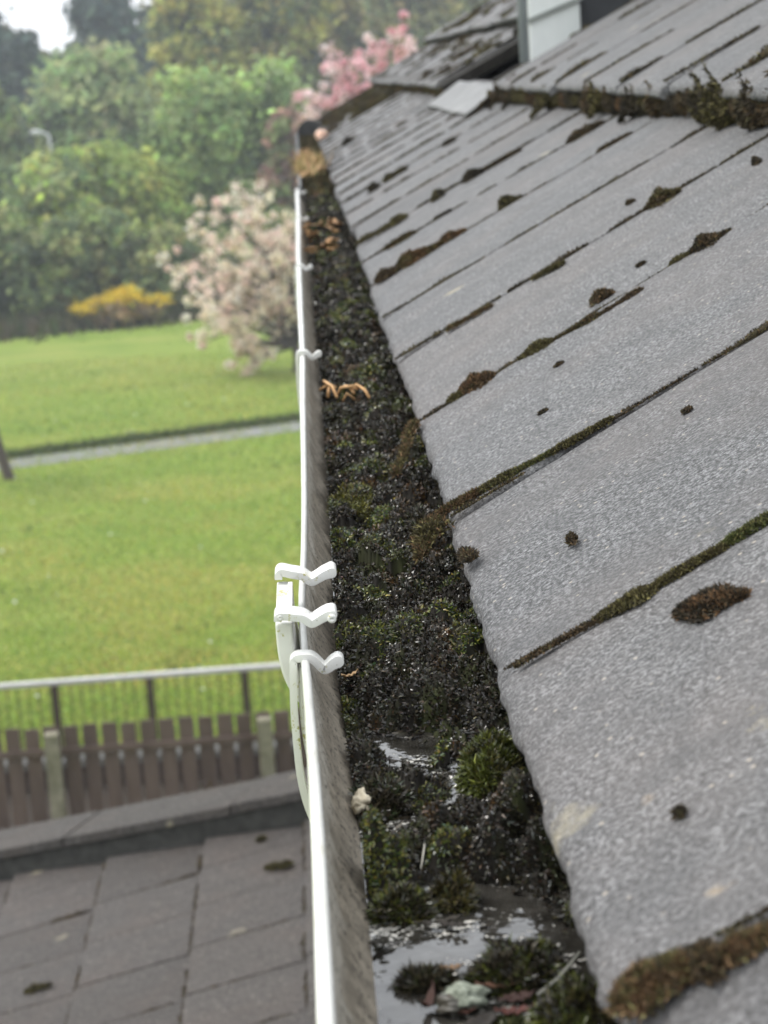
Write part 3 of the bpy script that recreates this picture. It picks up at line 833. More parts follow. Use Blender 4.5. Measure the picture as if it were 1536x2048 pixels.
# ------------------------------------------------------------------ moss clumps (individual things)
BROWN = [(.050, .034, .018), (.075, .048, .022), (.030, .022, .014), (.11, .065, .025), (.06, .055, .022)]
OLIVE = [(.065, .058, .018), (.095, .080, .022), (.05, .038, .016), (.12, .105, .030), (.035, .03, .012)]
RUST = [(.12, .060, .022), (.08, .042, .018), (.05, .03, .015), (.15, .085, .035)]
DARK = [(.020, .017, .013), (.035, .028, .018), (.05, .04, .022)]
GREEN = [(.060, .075, .014), (.095, .105, .020), (.04, .05, .014), (.13, .12, .03), (.05, .045, .018)]
RSC = .66
def strip_mesh(p0, p1, nor, rad, n, L, wd, pal, seed, squash=1.0, base=DARK, endtaper=True):
    """mossy ridge from p0 to p1: rad(t) height profile (callable or number)"""
    r = np.random.default_rng(seed)
    p0, p1, nor = np.array(p0), np.array(p1), np.array(nor)
    if not callable(rad): rad = rad * RSC
    ln = np.linalg.norm(p1 - p0); d = (p1 - p0) / ln; sd = np.cross(d, nor)
    def R(t):
        b = rad(t) if callable(rad) else np.full(np.shape(t), rad)
        e = np.clip(1 - np.abs(2 * t - 1) ** 2.2, 0.03, 1) ** .8 if endtaper else 1
        return b * e * (1 + .85 * fbm(t * ln * 70 + seed, t * 0 + seed, seed, 3)) * np.clip(.75 + 1.9 * fbm(t * ln * 26 + seed * 2, t * 0 + 3.3, seed + 31, 2), .22, 1.25)
    def wander(t):
        return (R(t) * 0 + (rad(t) if callable(rad) else rad)) * .9 * fbm(t * ln * 45 + seed, t * 0 + 7.7, seed + 55, 2)
    # solid core
    m = max(8, int(ln / .003)); m = min(m, 160); kk = 9
    tt = np.linspace(0, 1, m); ph = np.linspace(-.15, math.pi + .15, kk)
    RR = R(tt)[:, None] * (.86 + .25 * fbm(tt[:, None] * ln * 200, ph[None] * 2, seed + 3, 2))
    core = (p0 + d * ln * tt[:, None])[:, None] + (sd * squash)[None, None] * (np.cos(ph)[None] * RR)[..., None] + nor * (np.sin(ph)[None] * RR)[..., None] + sd * wander(tt)[:, None, None]
    q = np.arange(m - 1)[:, None] * kk + np.arange(kk - 1)[None]
    ct = np.stack([q, q + 1, q + kk + 1, q + kk], -1).reshape(-1, 4)
    ct = np.concatenate([ct[:, [0, 1, 2]], ct[:, [0, 2, 3]]])
    # leaflets
    t = r.random(n); phi = r.uniform(-.1, math.pi + .1, n); rr = R(t) * r.uniform(.75, 1.0, n)
    P = p0 + d * (ln * t)[:, None] + sd * (squash * np.cos(phi) * rr)[:, None] + nor * (np.sin(phi) * rr)[:, None]
    Nn = sd * np.cos(phi)[:, None] + nor * (np.sin(phi) + .25)[:, None] + r.normal(0, .5, (n, 3))
    V, T = leaves(P, Nn, L * .7 * r.uniform(.6, 1.4, n), wd, .8)
    nf = n // 5
    tf = r.random(nf); side = np.where(r.random(nf) < .5, -1.0, 1.0); of = R(tf) * (.8 + 1.3 * r.random(nf) ** 1.7)
    P[:nf] = p0 + d * (ln * tf)[:, None] + sd * (squash * side * of)[:, None] + nor * .0004
    Nn[:nf] = nor * .7 + sd * (side * .6)[:, None] + r.normal(0, .5, (nf, 3)); t[:nf] = tf
    P = P + sd * wander(t)[:, None]
    V, T = leaves(P, Nn, L * .7 * r.uniform(.6, 1.4, n), wd, .8)
    patch = fbm(t * ln * 60 + seed, phi, seed + 8, 2)
    pal = np.array(pal) * 1.3; pal = pal * .75 + pal.mean(1, keepdims=True) * .25 * np.array([1.06, 1.0, .8]); ci = np.clip(((patch + .5 + r.normal(0, .22, n)) * len(pal)), 0, len(pal) - 1).astype(int)
    c = pal[ci] * np.exp(r.normal(0, .3, (n, 1)))
    return join([(core.reshape(-1, 3), ct, np.array(pal).mean(0) * .55), (V, T, np.repeat(c, 5, 0))])
def clump(name, label, parts, group, m=None):
    V, T, C = join([strip_mesh(*a) for a in parts])
    o = mesh_np(name, V, T, m or MOSS, tint=C)
    return tag(o, label, "moss", group)
def jl(pts, k=None):
    return [roof_px(*p) for p in pts]
GRP = "moss clumps growing on the roof tiles"
def rs(p, q, rad, n, pal, seed, L=.0035, wd=.0009, squash=1.15):
    return (roof_px(*p), roof_px(*q), RN, rad, n, L, wd, pal, seed, squash)
clump("moss_clump", "long brown-green moss ridge filling the joint above the oval clump", [
    rs((1195, 1243), (1310, 1178), .0052, 3600, OLIVE, 1), rs((1300, 1182), (1452, 1094), .0050, 4200, OLIVE, 2), rs((1440, 1100), (1560, 1028), .0042, 2600, GREEN, 3), rs((1030, 1335), (1205, 1238), .0016, 1800, BROWN, 4, .0025)], GRP)
clump("moss_clump", "oval brown-black moss clump lying on bare tile by itself", [
    rs((1350, 1240), (1494, 1192), .0135, 6500, RUST + DARK + DARK + DARK, 5, .0045, .0011, 1.5)], GRP)
clump("moss_clump", "blurred fat rust-brown moss clump in the nearest joint at bottom", [
    rs((1232, 2012), (1400, 1938), .0085, 4200, OLIVE + RUST, 6, .0045, .0012), rs((1390, 1945), (1450, 1915), .0045, 1400, BROWN, 61), rs((1440, 1918), (1600, 1845), .0052, 2600, OLIVE + RUST, 7)], GRP)
clump("moss_clump", "mossy ridge reaching the eaves with a spiky yellow-brown tuft", [
    rs((876, 1034), (960, 985), .0050, 2600, OLIVE + RUST, 8, .005), rs((950, 990), (1105, 906), .0050, 4200, GREEN + OLIVE, 9), rs((1095, 912), (1225, 838), .0040, 3000, OLIVE, 10)], GRP)
clump("moss_clump", "reddish-brown moss hump low in its joint near the eaves", [
    rs((922, 790), (990, 750), .0085, 3000, RUST + BROWN, 12, .004), rs((895, 806), (935, 783), .0035, 900, OLIVE, 13)], GRP)
clump("moss_clump", "knobbly moss ridge below a round brown moss ball", [
    rs((1040, 722), (1110, 682), .0062, 2400, OLIVE, 14), rs((1100, 688), (1210, 628), .0058, 3000, OLIVE + BROWN, 15), rs((1200, 634), (1290, 580), .0050, 2400, BROWN, 16)], GRP)
clump("moss_clump", "small round brown moss ball above a mossy ridge", [
    rs((1184, 606), (1220, 592), .0098, 1800, RUST + BROWN, 17, .0045, .0011, 1.0)], GRP)
clump("moss_clump", "dark brown moss lump in the joint near the right edge of the roof", [
    rs((1380, 512), (1462, 464), .0105, 2600, BROWN + DARK, 18, .005, .0013), rs((1340, 535), (1385, 508), .005, 800, OLIVE, 19)], GRP)
clump("moss_clump", "largest shaggy rust-coloured moss hump on the middle of the roof", [
    rs((795, 541), (932, 464), .0195, 5000, RUST + OLIVE, 20, .007, .0019, .9), rs((752, 566), (800, 540), .010, 1200, BROWN, 21, .006, .0018)], GRP)
clump("moss_clump", "low smooth olive moss hump near the far eaves", [
    rs((765, 462), (815, 433), .018, 1600, OLIVE, 22, .006, .002), rs((718, 488), (770, 460), .007, 800, OLIVE, 23, .006, .002)], GRP)
clump("moss_clump", "two-part moss lump with tapering lower end in the fifth joint", [
    rs((895, 662), (985, 612), .0060, 1500, OLIVE + RUST, 24, .005), rs((1066, 560), (1130, 527), .0042, 1300, OLIVE, 25, .005)], GRP)
clump("moss_clump", "brown moss lump high on the roof under a thin dark joint", [
    rs((1294, 418), (1362, 382), .0085, 1700, BROWN + OLIVE, 26, .005, .0015)], GRP)
clump("moss_clump", "grey-black moss sliver just under the mossy step", [
    rs((1135, 288), (1210, 246), .010, 1200, DARK + BROWN, 27, .006, .0018)], GRP)
clump("moss_clump", "brown spindle of moss beside the grey-black sliver", [
    rs((1196, 306), (1264, 268), .0095, 1300, BROWN, 28, .006, .0018)], GRP)
clump("moss_clump", "dark moss streak in the middle of a far joint", [
    rs((1000, 418), (1046, 394), .0105, 900, DARK + OLIVE, 29, .006, .002), rs((870, 440), (905, 422), .007, 500, DARK, 30, .006, .002)], GRP)
clump("moss_clump", "long thin moss streak beside the big shaggy hump", [
    rs((770, 500), (832, 466), .010, 1100, OLIVE + BROWN, 31, .006, .002)], GRP)
clump("moss_clump", "pair of dark moss streaks halfway along the far joints", [
    rs((965, 344), (1042, 300), .011, 1200, DARK + BROWN, 32, .007, .0022), rs((925, 366), (968, 343), .010, 700, DARK, 33, .007, .0022)], GRP)
clump("moss_clump", "far pair of small dark moss beads near the dormer", [
    rs((768, 366), (815, 338), .012, 700, DARK + OLIVE, 34, .008, .003), rs((744, 382), (756, 376), .014, 300, DARK, 35, .008, .003)], GRP)
clump("moss_clump", "tiny dark moss bump alone on a far tile", [
    rs((890, 291), (908, 284), .014, 300, DARK, 36, .008, .003)], GRP)
clump("moss_clump", "small dark moss bead in a far joint", [
    rs((868, 400), (888, 390), .013, 400, DARK + OLIVE, 37, .007, .0025)], GRP)
clump("moss_clump", "dark moss crumb stuck at the far eaves corner", [
    rs((688, 292), (706, 283), .024, 300, DARK, 38, .01, .004)], GRP)
# tufts hanging over the eaves
clump("moss_tuft", "brown spiky moss tuft drooping over the eaves into the gutter", [
    (roof_px(874, 1036, .001), np.array(roof_px(852, 1078)) + [-.004, 0, -.012], nrm([-.6, -.3, .7]), .0075, 2800, .0048, .0009, RUST + OLIVE, 40, 1.1)], "moss tufts hanging over the eaves")
clump("moss_tuft", "brown moss tuft hanging from the eaves beside a pale flake", [
    (roof_px(830, 845, .001), np.array(roof_px(806, 905)) + [-.006, 0, -.016], nrm([-.6, -.3, .7]), .0075, 2600, .005, .001, RUST + OLIVE, 41, 1.1)], "moss tufts hanging over the eaves")
clump("moss_tuft", "dark moss tuft creeping onto the tile corner below the spiky tuft", [
    (roof_px(925, 1105, .001), roof_px(945, 1122, .0), RN, .0055, 1400, .004, .0009, DARK + BROWN, 42, 1.2)], "moss tufts hanging over the eaves")

# small dark crumbs on single tiles
crumbs = [((1374, 822), "larger"), ((1146, 1082), "rounded"), ((1282, 530), "flat"), ((1514, 326), "long"), ((1360, 1626), "blurred"), ((1120, 732), "thin"), ((1088, 826), "tiny"), ((1262, 406), "small")]
for i_, ((cx, cy), w) in enumerate(crumbs):
    sz = [.0042, .0030, .0040, .0065, .0026, .0018, .0015, .004][i_]
    where = ["in the middle of the fourth tile", "by the mossy ridge", "below the dark brown lump", "under the mossy step", "below the oval clump", "under the reddish hump's ridge", "near the reddish hump", "between two thin joints"][i_]
    clump("moss_crumb", f"{w} dark moss crumb on bare tile {where}", [
        (roof_px(cx - 9, cy + 5), roof_px(cx + 9, cy - 5), RN, sz, 420, .003, .0009, DARK + BROWN, 60 + i_, 1.2)], "dark moss crumbs on bare tiles")

# thin growth along every joint (stuff)
parts = []
for k in range(0, 33):
    y, jl_ = joint(k)
    if y > Y_END - .05: break
    r = np.random.default_rng(900 + k)
    sc = 1 + .55 * max(0, y - 1)
    a = .004
    while a < a1(y) - .01:
        ln = r.uniform(.03, .13); gap = r.uniform(0, .03)
        b = min(a + ln, a1(y))
        rd = (.0013 + .0016 * r.random() ** 2) * min(sc, 2.4)
        if r.random() < .12: rd *= 1.6
        parts.append((roof_pt(a, y + jl_ * a, -.0008), roof_pt(b, y + jl_ * b, -.0008), RN, rd, int(900 * (b - a) / .1 / min(sc, 2.5)) + 30, .0022 * min(sc, 3), .0007 * min(sc, 3), DARK + BROWN + (OLIVE if r.random() < .5 else DARK), 200 + k * 13 + int(a * 100), 1.0))
        a = b + gap
    # second course
    y = JY0 + k * JW + .003
    if y < Y_GAP0 - .05 or y > Y_GAP1:
        a = a1(y) + .01
        while a < a1(y) + .55:
            ln = r.uniform(.04, .16); gap = r.uniform(0, .10)
            t0 = STEP if a < a1(y) + .325 else STEP * 1.9
            rd = (.0015 + .0075 * r.random() ** 3.5) * (1.25 if y > 2.6 else 1)
            parts.append((roof_pt(a, y + .004, t0 - .001), roof_pt(a + ln, y + .004, t0 - .001), RN, rd, int(500 * ln / .1), .0055, .0018, DARK + BROWN + OLIVE, 700 + k * 13 + int(a * 100), 1.1))
            a += ln + gap
V, T, C = join([strip_mesh(*p) for p in parts])
tag(mesh_np("joint_moss", V, T, MOSS, tint=C), "thin dark moss lining the joints between the roof tiles", "moss", kind="stuff")

# moss curtain on the step of the second course (stuff)
parts = []
for (ya, yb, dn) in ((1.2, Y_GAP0, 1.0), (Y_GAP1, 9.4, .45)):
    y = ya; j = 0
    while y < yb:
        r = np.random.default_rng(1500 + j + int(ya * 10)); j += 1
        ln = r.uniform(.02, .075)
        y1 = min(y + ln, yb)
        big = r.random() < .4
        closer = np.interp(y, [1.8, 3.0, 4.2], [1.15, .8, .5])
        rad = (r.uniform(.012, .019) if big else r.uniform(.007, .011)) * closer * (1 if dn == 1 else .6)
        tt = r.uniform(.004, .019)
        pal = [OLIVE, BROWN, DARK + RUST, DARK + BROWN, DARK + OLIVE, DARK][r.integers(0, 6)]
        tt = .013 + r.normal(0, .002)
        parts.append((roof_pt(a1(y) + .004, y - .012, tt), roof_pt(a1(y) + .004, y1 + .012, tt + r.normal(0, .003)), -UP, rad * 1.25, int(2600 * dn * (y1 - y) / .05), .0085, .0022, pal, 1600 + j, 1.2 if not big else 1.0))
        if big and r.random() < .12 and dn == 1:      # tufts that climb over the nose of the tile
            parts.append((roof_pt(a1(y), y, .020), roof_pt(a1(y) + r.uniform(.015, .05), y + r.normal(0, .006), STEP), nrm(RN - UP * .4), rad * .6, 600, .006, .002, pal, 2000 + j, 1.3))
        if big and r.random() < .22 and dn == 1:      # drips running down onto the tile below
            parts.append((roof_pt(a1(y), y, .018), roof_pt(a1(y) - r.uniform(.02, .045), y + r.normal(0, .01), .004), nrm(RN - UP * .3), rad * .75, 700, .008, .0022, pal, 1900 + j, 1.6))
        y = y1
# patches on the far raised courses and the mossy far end of the first course
for j in range(150):
    r = np.random.default_rng(2500 + j)
    if j < 60: y, a, t = r.uniform(5.7, 10.2), r.uniform(.40, 1.05), None
    else: y, a, t = r.uniform(7.6, 10.2), r.uniform(.03, .33), 0; 
    if t is None: t = STEP if a < a1(y) + .33 else STEP * 1.9
    ln = r.uniform(.03, .12)
    parts.append((roof_pt(a, y, t), roof_pt(a + ln, y + r.normal(0, .02), t), RN, r.uniform(.006, .015), 160, .012, .005, [BROWN, OLIVE, DARK][r.integers(0, 3)], 2600 + j, 2.2))
V, T, C = join([strip_mesh(*p) for p in parts])
tag(mesh_np("hanging_moss", V, T, MOSS, tint=C), "shaggy brown moss curtain hanging from the stepped tile course", "moss", kind="stuff")

# cushions standing in the gutter (individual)
def gmound(label, cx, cy, rx, ry, hz, n, pal, seed, m=MOSS_WET, L=.0038, wd=.0009, name="moss_cushion", sink=.0):
    r = np.random.default_rng(seed)
    c = onz(cx, cy, ZW + .004); c[2] = ZW - .002 + float(np.maximum(moss_h(c[0], c[1]), 0)) * .4 - sink
    kk, mm = 30, 14
    th, ph = np.meshgrid(np.linspace(0, 2 * math.pi, kk, endpoint=False), np.linspace(0, math.pi / 2, mm), indexing='ij')
    def surf(th, ph):
        rr = 1 + .45 * fbm(np.cos(th) * 2.2 + seed, np.sin(th) * 2.2 + ph * 2, seed, 4)
        return np.stack([c[0] + rx * np.cos(ph) * np.cos(th) * rr, c[1] + ry * np.cos(ph) * np.sin(th) * rr, c[2] + hz * np.sin(ph) * rr], -1)
    V = surf(th, ph).reshape(-1, 3)
    a = np.arange(kk)[:, None]; b = np.arange(mm - 1)[None]
    q = np.stack([a * mm + b, ((a + 1) % kk) * mm + b, ((a + 1) % kk) * mm + b + 1, a * mm + b + 1 + 0 * a], -1).reshape(-1, 4)
    T = np.concatenate([q[:, [0, 1, 2]], q[:, [0, 2, 3]]])
    t = r.uniform(0, 2 * math.pi, n); p = np.arcsin(r.random(n) ** .8)
    P = surf(t, p)
    Nn = np.stack([np.cos(p) * np.cos(t), np.cos(p) * np.sin(t), np.sin(p) + .25], 1) + r.normal(0, .5, (n, 3))
    Vl, Tl = leaves(P, Nn, L * r.uniform(.6, 1.4, n), wd, .9)
    pal = np.array(pal); ci = np.clip((fbm(np.cos(t) * 3 + seed, p * 3, seed + 5, 2) + .5 + r.normal(0, .2, n)) * len(pal), 0, len(pal) - 1).astype(int)
    cl = pal[ci] * np.exp(r.normal(0, .35, (n, 1)))
    V, T, C = join([(V, T, pal.mean(0) * .35), (Vl, Tl, np.repeat(cl, 5, 0))])
    return tag(mesh_np(name, V, T, m, tint=C), label, "moss", "moss cushions standing in the gutter")
WG = [(.07, .085, .018), (.11, .12, .022), (.045, .055, .014), (.085, .075, .022), (.03, .03, .012)]
WD = [(.024, .020, .013), (.04, .032, .018), (.018, .016, .011), (.06, .05, .03), (.035, .042, .016)]
gmound("bright green moss cushion standing against the eaves beyond the puddle", 985, 1545, .0125, .022, .017, 6500, WG, 71)
gmound("flat yellow-green moss cushion beyond the brackets", 705, 1010, .014, .045, .010, 4200, [(.09, .095, .018), (.13, .12, .022), (.05, .05, .016), (.07, .05, .02)], 72)
gmound("round black-brown moss ball pressed against the eaves", 838, 1065, .012, .040, .015, 4800, WD + DARK, 73)
gmound("dark moss island lying in the open water", 1035, 1935, .014, .012, .0115, 5600, WD + WG[:2], 74)
gmound("blurred green moss cushion under the nearest eaves at bottom", 1190, 2040, .016, .018, .015, 5200, WG + WD, 75)
gmound("low dark moss hump in front of the puddle by the gutter wall", 765, 1595, .010, .016, .010, 4200, WD + [(.03, .045, .02)], 76)
gmound("small moss hump with a brown tip at the water's edge", 905, 1785, .007, .008, .0095, 2800, WD + OLIVE, 77)
gmound("twin-lobed green moss hump at the water's edge", 805, 1810, .010, .008, .0095, 3600, WG + WD, 78)
gmound("small black moss raft floating on the puddle at bottom", 850, 1945, .009, .006, .0045, 1800, WD, 79)

# ------------------------------------------------------------------ litter in the gutter
STRAW = simple("straw", (.50, .27, .11), .7, .3, .35, 60, 0, 0, (.68, .42, .20))
def stalks(label, lines, rad, name="dry_stalks"):
    mb = MB()
    for pts, lift in lines:
        P = []
        for j, (x, y) in enumerate(pts):
            p = onz(x, y, ZW + .012 + lift[j])
            P.append(p)
        mb.tube(P, rad, 6)
    o = mb.build(name, STRAW, smooth=True)
    return tag(o, label, "stalks", "dry orange stalks in the gutter")
stalks("splayed dry orange stalks lying on the gutter moss beyond the brackets", [
    ([(640, 780), (656, 770), (672, 775)], (.004, .010, .006)), ([(648, 762), (664, 772), (674, 795)], (.012, .012, .004)), ([(656, 795), (658, 775)], (.002, .010)),
    ([(675, 792), (682, 775), (712, 771), (728, 778)], (.004, .012, .014, .008)), ([(690, 772), (716, 778)], (.012, .010)), ([(712, 769), (730, 780), (739, 796)], (.014, .010, .004)),
    ([(687, 802), (694, 787), (708, 798)], (.003, .011, .004)), ([(700, 776), (709, 787)], (.01, .006))], .0014)
_r = np.random.default_rng(77); hp = []
for j in range(34):
    hx, hy = _r.uniform(606, 676), _r.uniform(440, 508); an = _r.uniform(-1.1, 1.1) + (math.pi if _r.random() < .5 else 0); ll = _r.uniform(10, 24)
    dx, dy = ll * math.cos(an), ll * .55 * math.sin(an); ml = _r.uniform(.006, .022)
    hp.append(([(hx - dx / 2, hy - dy / 2), (hx + _r.normal(0, 3), hy + _r.normal(0, 3)), (hx + dx / 2, hy + dy / 2)], (_r.uniform(0, .01), ml, _r.uniform(0, .01))))
stalks("heap of pale straw stalks by the third bracket", hp, .0019)
TUFT = tint_mat("dry_grass", .7, .2, .2)
n = 520
c0 = onz(618, 335, LZ)
P = c0 + rng.normal(0, 1, (n, 3)) * [.016, .16, .004]
V, T = leaves(P, np.array([-.1, 0, .8]) + rng.normal(0, .6, (n, 3)), rng.uniform(.02, .055, n), .005)
tag(mesh_np("grass_tuft", V, T, TUFT, tint=np.repeat(pick([(.50, .33, .17), (.58, .42, .25), (.38, .25, .13), (.26, .24, .10)], n), 5, 0)), "blurred orange tuft of dry grass sprouting from the far gutter", "grass tuft")
# lichen flake, stone, leaves, twig
def blob(name, label, cat, c, r, m, seed, flat=1.0):
    bm = bmesh.new(); bmesh.ops.create_icosphere(bm, subdivisions=4, radius=1)
    V = np.array([v.co for v in bm.verts]); Fs = [[v.index for v in f.verts] for f in bm.faces]; bm.free()
    k = 1 + .5 * fbm(V[:, 0] * 1.6 + seed, V[:, 1] * 1.6 + V[:, 2] * 1.9, seed, 4)
    V = V * k[:, None] * np.array(r)
    o = mesh_np(name, V + np.array(c), Fs, m, smooth=True)
    return tag(o, label, cat)
STONE = simple("pale_stone", (.45, .38, .26), .8, .3, .3, 160, .6, .003, (.66, .60, .46))
blob("pebble", "pale crumbly pebble wedged at the gutter wall", "pebble", onz(722, 1604, ZW + .006), (.0046, .008, .0045), STONE, 5)
LICH = simple("green_lichen", (.16, .19, .13), .9, .2, .6, 300, 1.0, .004, (.50, .54, .44))
blob("lichen_flake", "pale green lichen flake floating at the bottom of the gutter", "lichen", onz(925, 1994, ZW + .003), (.0085, .0075, .0042), LICH, 9)
blob("pebble", "tiny dark pebble beside the green lichen flake", "pebble", onz(905, 2012, ZW + .002), (.0055, .005, .0035), simple("dark_stone", (.045, .04, .028), .4, .5, .4, 150, .4, .002), 13)
LEAFM = tint_mat("dead_leaf", .55, .25, .1)
def dead_leaf(label, cx, cy, ln, wd, rot, col, curl=.3, seed=1, lift=.002):
    c = onz(cx, cy, ZW + lift); k = 14
    V = []; 
    for a in range(k):
        t = a / (k - 1); w = wd * math.sin(math.pi * min(.98, t * .96 + .03)) ** .8
        for s_ in (-1, -.5, 0, .5, 1):
            x = (t - .5) * ln; y = s_ * w; z = curl * ln * ((t - .5) ** 2 * 1.2) + abs(s_) * w * .35 + .0005 * math.sin(a * 1.9 + s_ * 2)
            V.append((c[0] + x * math.cos(rot) - y * math.sin(rot), c[1] + x * math.sin(rot) + y * math.cos(rot), c[2] + z))
    Fs = np.array([[a * 5 + b, a * 5 + b + 1, a * 5 + b + 6, a * 5 + b + 5] for a in range(k - 1) for b in range(4)])
    cc = np.array(col) * np.exp(np.random.default_rng(seed).normal(0, .25, (len(V), 1)))
    o = mesh_np("dead_leaf", V, Fs, LEAFM, tint=cc, smooth=True)
    m_ = o.modifiers.new("thick", 'SOLIDIFY'); m_.thickness = .0003
    return tag(o, label, "leaf", "dead leaves in the gutter")
dead_leaf("curled red-brown leaf left of the green lichen flake", 857, 2010, .015, .0016, 1.25, (.055, .024, .017), 1.1, 1)
dead_leaf("narrow red leaf curving beside the dark pebble", 925, 2024, .013, .0015, -.9, (.06, .024, .017), .9, 2)
dead_leaf("broad dark red leaf right of the lichen flake", 1035, 2000, .013, .0030, .3, (.035, .016, .012), .4, 3)
dead_leaf("bright red wet leaf edge at the very bottom", 1030, 2026, .013, .0022, .1, (.07, .022, .016), .5, 4, .003)
dead_leaf("brown leaf strip lying above the dark red leaf", 1010, 1972, .020, .0016, .15, (.10, .05, .03), .4, 5, .003)
dead_leaf("black sodden leaf below the bright red one", 960, 2052, .018, .004, .8, (.02, .016, .012), .3, 6)
dead_leaf("thin dark leaf lying across the open water", 880, 1845, .020, .0014, .25, (.03, .025, .018), .3, 7)
dead_leaf("dark forked leaf scrap in the open water", 905, 1852, .011, .0018, -.4, (.025, .02, .015), .3, 8)
dead_leaf("small dark leaf scrap by the gutter wall", 760, 1885, .010, .0018, .6, (.025, .022, .015), .4, 9)
dead_leaf("brown leaf scrap lying below the moss raft", 905, 1938, .008, .0016, .1, (.16, .10, .055), .5, 10, .003)
dead_leaf("short tan leaf bent over the moss at the near bracket", 700, 1352, .011, .0011, .7, (.42, .27, .14), .6, 11, .012)
mb = MB(); mb.tube([onz(1075, 1990, ZW + .003), onz(1120, 1955, ZW + .006), onz(1160, 1905, ZW + .010)], [.0006, .0007, .0006], 6)
tag(mb.build("twig", simple("grey_twig", (.20, .20, .17), .6), smooth=True), "thin grey twig leaning from the water to the eaves", "twig")
mb = MB(); mb.tube([onz(842, 1738, ZW + .003), onz(848, 1700, ZW + .005), onz(852, 1655, ZW + .006)], [.0003, .0004, .0003], 6)
tag(mb.build("twig", simple("pale_stem", (.42, .40, .34), .5), smooth=True), "fine pale stem floating between the moss humps", "twig")
yl = simple("yellow_petal", (.55, .42, .06), .6)
for (cx, cy, lb) in ((788, 962, "upper"), (786, 1000, "lower")):
    c = onz(cx, cy, ZW + .012); k = 8
    V = [c] + [c + np.array([.0018 * math.cos(a) * (1 + .3 * math.sin(3 * a)), .0045 * math.sin(a), .001 * math.sin(2 * a)]) for a in np.linspace(0, 2 * math.pi, k, endpoint=False)]
    o = mesh_np("petal", V, [(0, 1 + j, 1 + (j + 1) % k) for j in range(k)], yl); m_ = o.modifiers.new("thick", 'SOLIDIFY'); m_.thickness = .0004
    tag(o, f"{lb} of two yellow petals near the black moss ball", "petal", "petals on the gutter moss")
o = blob("lichen_flake", "pale peach blossom scrap caught at the far eaves corner", "petal", roof_px(643, 271, .01), (.022, .05, .02), simple("peach", (.75, .50, .38), .8), 3)

#@@FOREGROUND_END
# ------------------------------------------------------------------ low outbuilding below the gutter
A2 = math.radians(16.5)
U2 = np.array([math.cos(A2), 0, math.sin(A2)]); N2 = np.array([-math.sin(A2), 0, math.cos(A2)])
P2 = np.array([-.4474, 5.7, 4.2418])
outb = empty("outbuilding", (-1.2, 4.6, 0), "low outbuilding with brown-grey tiled roof and lichened coping below the gutter", "outbuilding")
def low_pt(a, y, t=0): return np.array([P2[0], 0, P2[2]]) + U2 * a + YV * y + N2 * t
CW, CL = .34, .283
ca, cb = pl(36, 1757, N2, P2), pl(611, 1650, N2, P2)
cdir = nrm(np.array([cb[0] - ca[0], cb[1] - ca[1], 0]))
cells = []
for ia in range(-14, 3):
    a0 = ia * CW
    x0 = low_pt(a0, 0)[0]
    if x0 > .16: break
    yfar = ca[1] + (x0 + .17 - ca[0]) * cdir[1] / cdir[0] + .25
    for iy in range(-4, 16):
        y0 = 5.70 - .283 * 12 + iy * CL - ia * .014
        if y0 > yfar: break
        r = np.random.default_rng(4000 + ia * 50 + iy)
        cells.append((low_pt(a0 + r.normal(0, .003), y0 + .002, .022 + r.normal(0, .001)), CL - .004, CW + .05, -.026, ia * 3.3 + iy * 1.7 + 70))
v, f, tn = tiles(cells, YV, U2, N2, .018, 8)
mesh_np("roof", v, f, LOWTILE, outb, smooth=True, extra=tn)
mb = MB(); mb.frame(low_pt(-5.0, 1.0, -.06), U2 * 5.58, YV * 4.9, N2 * .03); mb.build("roof_underlay", FELT, outb)
# coping along the far verge
up_s = (cb[2] - ca[2]) / np.linalg.norm((cb - ca)[:2])
cv = np.array([cdir[0], cdir[1], up_s]); back = np.array([-cdir[1], cdir[0], 0])
DARKUP = simple("dark_upstand", (.036, .036, .034), .85, .25, .3, 25, .4, .004, (.065, .064, .06))
s0, s1 = -2.9, 1.32
mb = MB(); mb.frame(ca + cv * s0 - back * 0 + [0, 0, -.35], cv * (s1 - s0), back * .22, np.array([0, 0, .43])); mb.build("upstand", DARKUP, outb)
ln = .62; s = s0; j = 0
while s < s1 - .1:
    e = min(s + ln, s1)
    r = np.random.default_rng(60 + j); j += 1
    mb = MB(); mb.frame(ca + cv * s - back * .016 + [0, 0, .083 + r.normal(0, .002)], cv * (e - s - .006), back * .255, np.array([0, 0, .034])); mb.build("coping_stone", LICHEN_STONE, outb, bevel=.004)
    s = e
ww = ca + cv * s0
mb = MB(); mb.frame((ww[0], 1.0, 0), (.14 - ww[0], 0, 0), (0, 4.6, 0), (0, 0, 2.78)); mb.build("wall", RENDER, outb)
